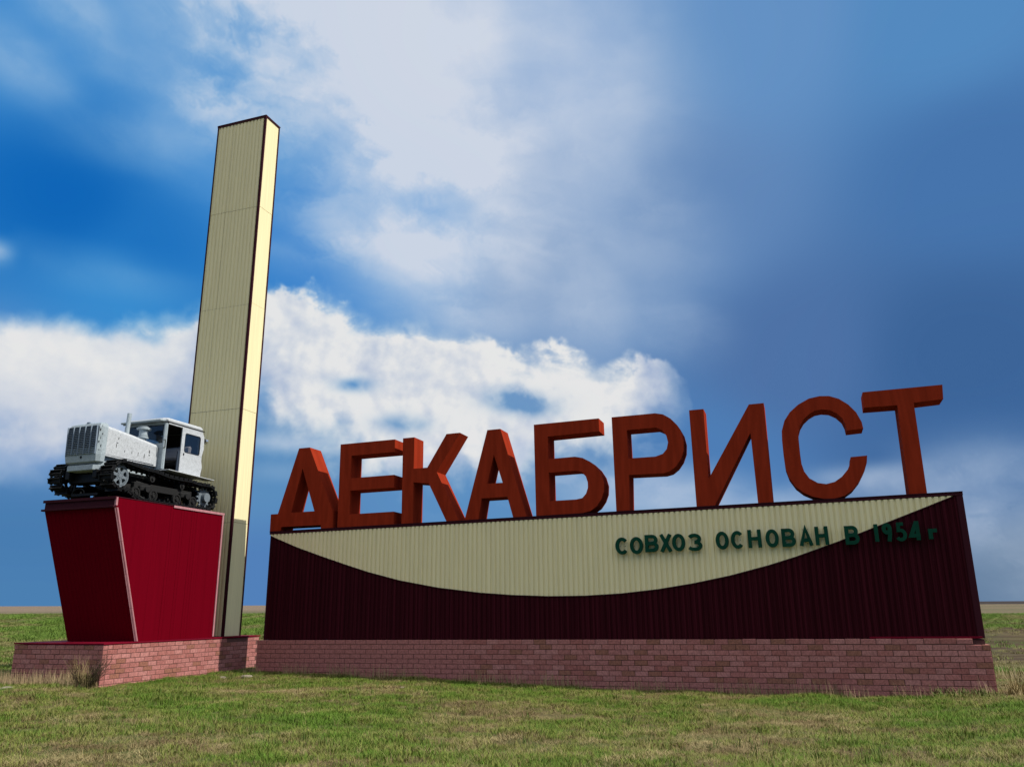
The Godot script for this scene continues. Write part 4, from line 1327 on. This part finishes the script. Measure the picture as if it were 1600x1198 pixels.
	tube(st, Vector3(0.58, 1.70, -1.348), Vector3(0.58, 1.70, -1.375), 0.072, 0.055, 16)
	tube(st, Vector3(0.58, 1.70, -1.30), Vector3(0.58, 1.70, -1.352), 0.058, 0.074, 16)
	obj("lens", st.commit(), M.chrome, lamp)
	# roof
	st = begin()
	var roof := func(y: float, g: float, zf: float, zb: float) -> Array:
		return [Vector3(-hw - g, y, zb + 0.10), Vector3(-hw - g, y, zf - 0.10), Vector3(-hw - g + 0.10, y, zf), Vector3(hw + g - 0.10, y, zf), Vector3(hw + g, y, zf - 0.06), Vector3(hw + g, y, zb + 0.16), Vector3(hw + g - 0.16, y, zb), Vector3(-hw - g + 0.14, y, zb)]
	loft(st, [roof.call(1.915, 0.025, 0.06, -1.30), roof.call(1.95, 0.03, 0.07, -1.31), roof.call(1.995, 0.0, 0.03, -1.26), roof.call(2.025, -0.12, -0.10, -1.10), roof.call(2.035, -0.3, -0.3, -0.9)])
	obj("roof", st.commit(), M.white, t)
	st = begin()
	box(st, Vector3(hw + 0.012, 1.905, -0.62), Vector3(0.018, 0.022, 1.2))
	box(st, Vector3(0, 1.905, 0.045), Vector3(1.2, 0.024, 0.02))
	obj("gutter", st.commit(), M.dark, t)
	st = begin()
	box(st, Vector3(0.03, 1.915, 0.10), Vector3(1.14, 0.045, 0.20), Basis(X, 0.08), 0.012)
	obj("visor", st.commit(), M.pale_blue, t)
	# dark sheets added inside the cab to deepen its shade
	st = begin()
	box(st, Vector3(-0.04, 1.35, -1.165), Vector3(1.08, 1.05, 0.02))
	box(st, Vector3(0, 1.895, -0.62), Vector3(1.12, 0.012, 1.1))
	obj("cab_shade", st.commit(), M.inside, t)
	# seat
	st = begin()
	box(st, Vector3(0.05, 1.05, -0.78), Vector3(0.95, 0.16, 0.40), Basis.IDENTITY, 0.04)
	obj("seat", st.commit(), M.dark, t)
	st = begin()
	box(st, Vector3(0.05, 1.36, -0.92), Vector3(0.98, 0.30, 0.09), Basis(X, -0.08), 0.04)
	obj("backrest", st.commit(), M.seat, t)
	st = begin()
	for q in [-0.12, 0.12]:
		tube(st, Vector3(0.1 + q, 0.82, -0.25), Vector3(0.1 + q, 1.30, -0.38), 0.012, 0.010, 8)
		tube(st, Vector3(0.1 + q, 1.30, -0.38), Vector3(0.1 + q, 1.36, -0.39), 0.022, 0.022, 8)
	obj("lever", st.commit(), M.dark, t)
	# mudguards over the tracks
	for s in [-1.0, 1.0]:
		st = begin()
		box(st, Vector3(s * 0.70, 0.775, -0.72), Vector3(0.26, 0.018, 1.52), Basis(X, -0.02), 0.005)
		obj("mudguard", st.commit(), M.olive if s < 0.0 else M.white, t)

# ==================================================================== plants and stones

func on_ground(x: float, z: float) -> Vector3:
	return Vector3(x, height(x, z), z)

func covered(x: float, z: float) -> bool:
	return (x > -6.36 and x < 8.78 and z > -0.78 and z < 0.01) or (x > -9.31 and x < -6.99 and z > -1.02 and z < 3.88)

func blade(st: SurfaceTool, at: Vector3, dir: float, h: float, w: float, bend: float, c: Color, tip: Color) -> void:
	var f := Vector3(cos(dir), 0, sin(dir))
	var s := Vector3(-sin(dir), 0, cos(dir)) * w * 0.5
	var p1 := at + Vector3(0, h * 0.55, 0) + f * bend * 0.3
	var p2 := at + Vector3(0, h, 0) + f * bend
	var c1 := c.lerp(tip, 0.5)
	var face := (Vector3.UP * bend - f * h).normalized()       # the upper side of the bent blade
	var n := (face * 0.6 + Vector3.UP * 0.6).normalized()
	for q in [[at - s, at + s, p1 + s * 0.75, c, c, c1], [at - s, p1 + s * 0.75, p1 - s * 0.75, c, c1, c1], [p1 - s * 0.75, p1 + s * 0.75, p2, c1, c1, tip]]:
		var turn: bool = (q[1] - q[0]).cross(q[2] - q[0]).dot(face) > 0.0
		for k in ([0, 2, 1] if turn else [0, 1, 2]):
			st.set_normal(n); st.set_color(q[k + 3]); st.add_vertex(q[k])

func tuft(count: int, spread: float, h0: float, h1: float, w: float, lean: float, c: Color, tip: Color) -> ArrayMesh:
	var st := begin()
	for i in count:
		var a := rng.randf() * TAU
		var r := sqrt(rng.randf()) * spread
		var j := rng.randf_range(0.8, 1.2)
		var h := rng.randf_range(h0, h1)
		blade(st, Vector3(cos(a) * r, -0.01, sin(a) * r), rng.randf() * TAU, h, w * rng.randf_range(0.7, 1.3), h * lean * rng.randf_range(0.4, 1.5), Color(c.r * j, c.g * j, c.b * j), Color(tip.r * j, tip.g * j, tip.b * j))
	return st.commit()

func strew(called: String, mesh: Mesh, m: Material, where: Array[Transform3D], tint: Array[Color]) -> void:
	var mm := MultiMesh.new()
	mm.transform_format = MultiMesh.TRANSFORM_3D
	mm.use_colors = true
	mm.mesh = mesh
	mm.instance_count = where.size()
	for i in where.size():
		mm.set_instance_transform(i, where[i])
		mm.set_instance_color(i, tint[i])
	var o := MultiMeshInstance3D.new()
	o.name = numbered(called)
	o.multimesh = mm
	o.material_override = m
	o.set_meta("kind", "stuff")
	add_child(o)
	tag(o, {"green_grass": "short fresh green grass in front of the monument", "dry_grass": "flattened straw coloured old grass among the green", "bank_grass": "rough green growth on the low bank behind the monument", "green_weeds": "scattered darker green weeds rising above the short grass", "dry_stems": "scattered thin dry stems rising above the short grass", "dry_stalks": "tall thin dry stalks along the foot of the brick plinths"}[called.rstrip("_0123456789")], "grass")
	o.set_meta("kind", "stuff")

func greenness(x: float, z: float) -> float:
	var g := nz.get_noise_2d(x * 0.26 + 3.0, z * 0.34) * 0.8 + nz.get_noise_2d(x * 1.1, z * 1.2 + 20.0) * 0.6
	# a trodden, straw coloured strip runs along in front of the wall
	g -= 0.30 * exp(-pow((z - 3.3 - 0.08 * x) / 1.3, 2.0)) * smoothstep(-7.0, -2.0, x) * (1.0 - smoothstep(5.5, 8.0, x))
	g += 0.35 * exp(-pow((z - 2.2) / 1.3, 2.0)) * smoothstep(4.0, 6.5, x) * (1.0 - smoothstep(9.0, 10.5, x))
	g += 0.22 * exp(-pow((z - 5.2) / 1.6, 2.0)) * (1.0 - smoothstep(-1.0, 2.0, x))
	g -= 0.22 * smoothstep(7.0, 9.0, z)
	g += 0.16
	return g

func build_grass() -> void:
	var greens := []
	var dries := []
	for k in 3:
		greens.append(tuft(22, 0.085, 0.02, 0.065, 0.0042, 0.75, Color(1, 1, 1), Color(1, 1, 1)))
		dries.append(tuft(20, 0.09, 0.012, 0.05, 0.004, 1.6, Color(1, 1, 1), Color(1, 1, 1)))
	var gw := [[], [], []]
	var gc := [[], [], []]
	var dw := [[], [], []]
	var dc := [[], [], []]
	for i in 230000:
		var x := rng.randf_range(-17.0, 15.0)
		var z := rng.randf_range(-9.0, 10.6)
		if z < -0.5 and x > -6.0 and x < 8.2: continue
		if covered(x, z): continue
		# only what lies before the road's verge or beside the plinths
		if z > 4.0 and (x < -12.0 or x > 11.5): continue
		var k := i % 3
		var g := greenness(x, z) + rng.randf_range(-0.42, 0.42)
		if x > 8.8 and z < 0.5: g -= 0.5
		if x > 9.0 and z < -5.0: continue
		var s := rng.randf_range(0.65, 1.25) * (1.0 + 0.35 * clampf(nz.get_noise_2d(x * 0.8, z * 0.8) * 2.0, -0.5, 1.0))
		var b := Basis(Vector3.UP, rng.randf() * TAU).scaled(Vector3(s, s, s))
		if z > 0.0 and z < 0.7 and x > -6.4 and x < 8.9: s *= 1.0 + 1.4 * (1.0 - z / 0.7) * clampf(0.6 + nz.get_noise_2d(x * 1.5, 9.0) * 1.6, 0.0, 1.4)
		var v := rng.randf_range(0.66, 1.24)
		if g > 0.02:
			var c := Color(0.205, 0.215, 0.055).lerp(Color(0.105, 0.195, 0.022), smoothstep(0.05, 0.6, g))
			gw[k].append(Transform3D(b, on_ground(x, z))); gc[k].append(Color(c.r * v, c.g * v, c.b * v))
		else:
			var c := Color(0.34, 0.285, 0.14).lerp(Color(0.20, 0.145, 0.075), clampf(nz.get_noise_2d(x * 1.1 + 9.0, z * 1.1) * 1.5 + 0.45, 0.0, 1.0))
			dw[k].append(Transform3D(b, on_ground(x, z))); dc[k].append(Color(c.r * v, c.g * v, c.b * v))
	for k in 3:
		var a: Array[Transform3D] = []; a.assign(gw[k])
		var b: Array[Color] = []; b.assign(gc[k])
		strew("green_grass", greens[k], M.blade, a, b)
		var c: Array[Transform3D] = []; c.assign(dw[k])
		var d: Array[Color] = []; d.assign(dc[k])
		strew("dry_grass", dries[k], M.straw, c, d)
	# single taller weeds and dry stems scattered through the short grass
	var mixed := [tuft(9, 0.05, 0.07, 0.17, 0.008, 0.45, Color(1, 1, 1), Color(1, 1, 1)), tuft(7, 0.035, 0.08, 0.2, 0.004, 0.6, Color(1, 1, 1), Color(1, 1, 1))]
	for k in 2:
		var where: Array[Transform3D] = []
		var tint: Array[Color] = []
		for i in 1500:
			var x := rng.randf_range(-10.5, 12.0)
			var z := rng.randf_range(0.1, 10.0)
			if covered(x, z) or nz.get_noise_2d(x * 0.5 + 80.0 * k, z * 0.6) < 0.02: continue
			var s := rng.randf_range(0.45, 1.05)
			var v := rng.randf_range(0.7, 1.2)
			var c: Color = [Color(0.075, 0.125, 0.022), Color(0.30, 0.245, 0.12)][k]
			where.append(Transform3D(Basis(Vector3.UP, rng.randf() * TAU).scaled(Vector3(s, s, s)), on_ground(x, z)))
			tint.append(Color(c.r * v, c.g * v, c.b * v))
		strew(["green_weeds", "dry_stems"][k], mixed[k], [M.blade, M.straw][k], where, tint)
	# rougher growth on and before the bank
	var weed := tuft(34, 0.22, 0.04, 0.15, 0.010, 0.7, Color(1, 1, 1), Color(1, 1, 1))
	var w: Array[Transform3D] = []
	var wc: Array[Color] = []
	for i in 330000:
		var x := rng.randf_range(-62.0, 34.0)
		var z := rng.randf_range(-62.0, 6.0)
		var s := bank(x, z)
		if s > 3.0: continue
		if x > -9.6 and x < 9.2 and z > -2.0: continue
		var ray := (x - 5.8) / (16.6 - z)
		if ray < -1.5 or (ray > -1.0 and ray < -0.82) or (ray > -0.66 and ray < 0.12) or ray > 0.42: continue
		var n := nz.get_noise_2d(x * 0.25, z * 0.25)
		if ray > 0.0 and s > -29.5 and s < -7.0 and rng.randf() > (0.03 if s < -14.0 else 0.3): continue      # worn earth with wheel tracks
		var k := rng.randf_range(0.6, 1.3) * (1.0 + n)
		if s < -30.0: k *= 0.55
		var c := Color(0.23, 0.21, 0.085).lerp(Color(0.125, 0.205, 0.032), smoothstep(-0.2, 0.2, n + rng.randf_range(-0.2, 0.2) + (0.12 if s > -14.0 else -0.12)))
		var v := rng.randf_range(0.75, 1.2)
		w.append(Transform3D(Basis(Vector3.UP, rng.randf() * TAU).scaled(Vector3(k, k * 0.8, k)), on_ground(x, z)))
		wc.append(Color(c.r * v, c.g * v, c.b * v))
	strew("bank_grass", weed, M.blade, w, wc)
	# thin dry stalks at the foot of the bricks
	var stalk := begin()
	for i in 7:
		var a := rng.randf() * TAU
		blade(stalk, Vector3(cos(a) * 0.05, 0, sin(a) * 0.05), rng.randf_range(2.4, 4.2), rng.randf_range(0.10, 0.34), 0.006, rng.randf_range(0.02, 0.16), Color(1, 1, 1), Color(1, 1, 1))
	var sm := stalk.commit()
	var sw: Array[Transform3D] = []
	var sc: Array[Color] = []
	for i in 900:
		var x := rng.randf_range(-6.4, 9.2)
		var z := 0.03 + absf(rng.randfn(0.0, 0.16))
		if i % 3 == 0:
			x = rng.randf_range(-9.6, -7.0); z = 3.9 + absf(rng.randfn(0.0, 0.16))
		elif nz.get_noise_2d(x * 0.7, 3.0) < -0.12: continue
		var s := rng.randf_range(0.5, 1.15)
		var v := rng.randf_range(0.7, 1.15)
		sw.append(Transform3D(Basis(Vector3.UP, rng.randf_range(-0.8, 0.8)).scaled(Vector3(s, s, s)), on_ground(x, z)))
		sc.append(Color(0.26 * v, 0.20 * v, 0.115 * v))
	strew("dry_stalks", sm, M.straw, sw, sc)

func twigs(st: SurfaceTool, at: Vector3, dir: Vector3, len: float, r: float, depth: int) -> void:
	var p := at
	var d := dir
	for k in 3:
		var q := p + d * len / 3.0
		tube(st, p, q, r * (1.0 - k * 0.22), r * (1.0 - (k + 1) * 0.22), 5, false)
		p = q
		d = (d + Vector3(rng.randf_range(-0.22, 0.22), rng.randf_range(-0.02, 0.2), rng.randf_range(-0.22, 0.22))).normalized()
		if depth > 0:
			for j in 2:
				twigs(st, p, (d + Vector3(rng.randf_range(-0.9, 0.9), rng.randf_range(-0.1, 0.5), rng.randf_range(-0.9, 0.9))).normalized(), len * 0.42, r * 0.5, depth - 1)

func build_plants() -> void:
	# the dry shrub at the corner of the brick base
	var at := on_ground(-7.05, 4.15)
	var t := thing("dry_shrub", "dark dry shrub with straw coloured stems at the corner of the brick base", "shrub", at)
	var st := begin()
	for i in 26:
		var a := rng.randf() * TAU
		var d := Vector3(cos(a) * rng.randf_range(0.25, 0.9), rng.randf_range(0.6, 1.0), sin(a) * rng.randf_range(0.2, 0.7)).normalized()
		twigs(st, Vector3(cos(a) * 0.05, -0.02, sin(a) * 0.05), d, rng.randf_range(0.28, 0.52), 0.006, 2)
	obj("branches", st.commit(), M.twig, t)
	st = begin()
	for i in 90:
		var a := rng.randf() * TAU
		blade(st, Vector3(rng.randfn(-0.06, 0.10), 0, rng.randfn(0, 0.08)), rng.randfn(PI, 0.55), rng.randf_range(0.25, 0.72), 0.006, rng.randf_range(0.05, 0.42), Color(0.21, 0.165, 0.08), Color(0.21, 0.165, 0.08))
	obj("dry_stems", st.commit(), M.straw, t)
	st = begin()
	for i in 260:
		var a := rng.randf() * TAU
		var r := rng.randf() * 0.24
		blade(st, Vector3(cos(a) * r, rng.randf_range(0.0, 0.22), sin(a) * r * 0.8), rng.randf() * TAU, rng.randf_range(0.03, 0.09), 0.009, 0.03, Color(0.08, 0.075, 0.026), Color(0.08, 0.075, 0.026))
	obj("leaves", st.commit(), M.blade, t)
	# withered clump at the right end of the long plinth
	t = thing("withered_clump", "pale withered grass clump drooping at the right end of the brick plinth", "grass clump", on_ground(8.95, 0.22))
	st = begin()
	for i in 150:
		blade(st, Vector3(rng.randfn(0, 0.07), 0, rng.randfn(0, 0.07)), rng.randf() * TAU, rng.randf_range(0.12, 0.38), 0.009, rng.randf_range(0.05, 0.26), Color(0.31, 0.25, 0.13), Color(0.31, 0.25, 0.13))
	obj("withered_blades", st.commit(), M.straw, t)
	t = thing("weed_clump", "low leafy green weed with dry stems before the right end of the brick plinth", "weed", on_ground(8.15, 0.55))
	st = begin()
	for i in 240:
		var a := rng.randf() * TAU
		var r := sqrt(rng.randf()) * 0.5
		blade(st, Vector3(cos(a) * r, rng.randf_range(-0.01, 0.08), sin(a) * r * 0.5), rng.randf() * TAU, rng.randf_range(0.03, 0.10), 0.012, rng.randf_range(0.03, 0.08), Color(0.085, 0.11, 0.03), Color(0.085, 0.11, 0.03))
	obj("leaves", st.commit(), M.blade, t)
	st = begin()
	for i in 60:
		blade(st, Vector3(rng.randfn(0, 0.25), 0, rng.randfn(0, 0.12)), rng.randf() * TAU, rng.randf_range(0.08, 0.2), 0.005, rng.randf_range(0.10, 0.25), Color(0.28, 0.22, 0.12), Color(0.28, 0.22, 0.12))
	obj("dry_stems", st.commit(), M.straw, t)
	# tall dead grass beyond the right end
	t = thing("dead_grass", "tall pale dead grass standing beyond the right end of the plinth", "grass clump", on_ground(10.6, -2.2))
	st = begin()
	for i in 900:
		var x := rng.randf_range(-1.3, 2.4)
		var z := rng.randf_range(-2.2, 1.8)
		blade(st, Vector3(x, height(10.6 + x, -2.2 + z) - height(10.6, -2.2), z), rng.randf() * TAU, rng.randf_range(0.12, 0.42), 0.011, rng.randf_range(0.04, 0.22), Color(0.25, 0.205, 0.115), Color(0.25, 0.205, 0.115))
	obj("dead_blades", st.commit(), M.straw, t)
	# pale stones and crumbs of rubble in the grass
	for s in [[2.28, 9.3, 0.05, "small white stone in the grass at the lower middle edge"], [-5.85, 0.95, 0.12, "flat pale rubble slab in the grass by the gap between plinths"], [-6.25, 1.25, 0.08, "pale rubble lump just left of the flat slab"], [-8.27, 4.75, 0.12, "flat pale slab in the grass before the left brick base"], [-8.75, 4.6, 0.09, "pale broken slab at the lower left corner of the brick base"], [-1.6, 1.9, 0.05, "small whitish stone in the dry grass before the wall"]]:
		st = begin()
		var rows := []
		var nrow := 9
		for k in 4:
			var ring_ := []
			var y: float = [-0.3, 0.15, 0.42, 0.5][k]
			var f: float = [0.9, 1.0, 0.75, 0.35][k]
			for i in nrow:
				var a := TAU * i / nrow
				var j := f * (0.85 + 0.3 * nz.get_noise_2d(cos(a) * 2.0 + s[0] * 3.0, sin(a) * 2.0 + k))
				ring_.append(Vector3(cos(a) * j * 1.3, y * 0.8, sin(a) * j) * s[2])
			rows.append(ring_)
		loft(st, rows)
		var o := obj("stone", st.commit(), M.stone, self, on_ground(s[0], s[1]) + Vector3(0, 0.005, 0))
		tag(o, s[3], "stone")
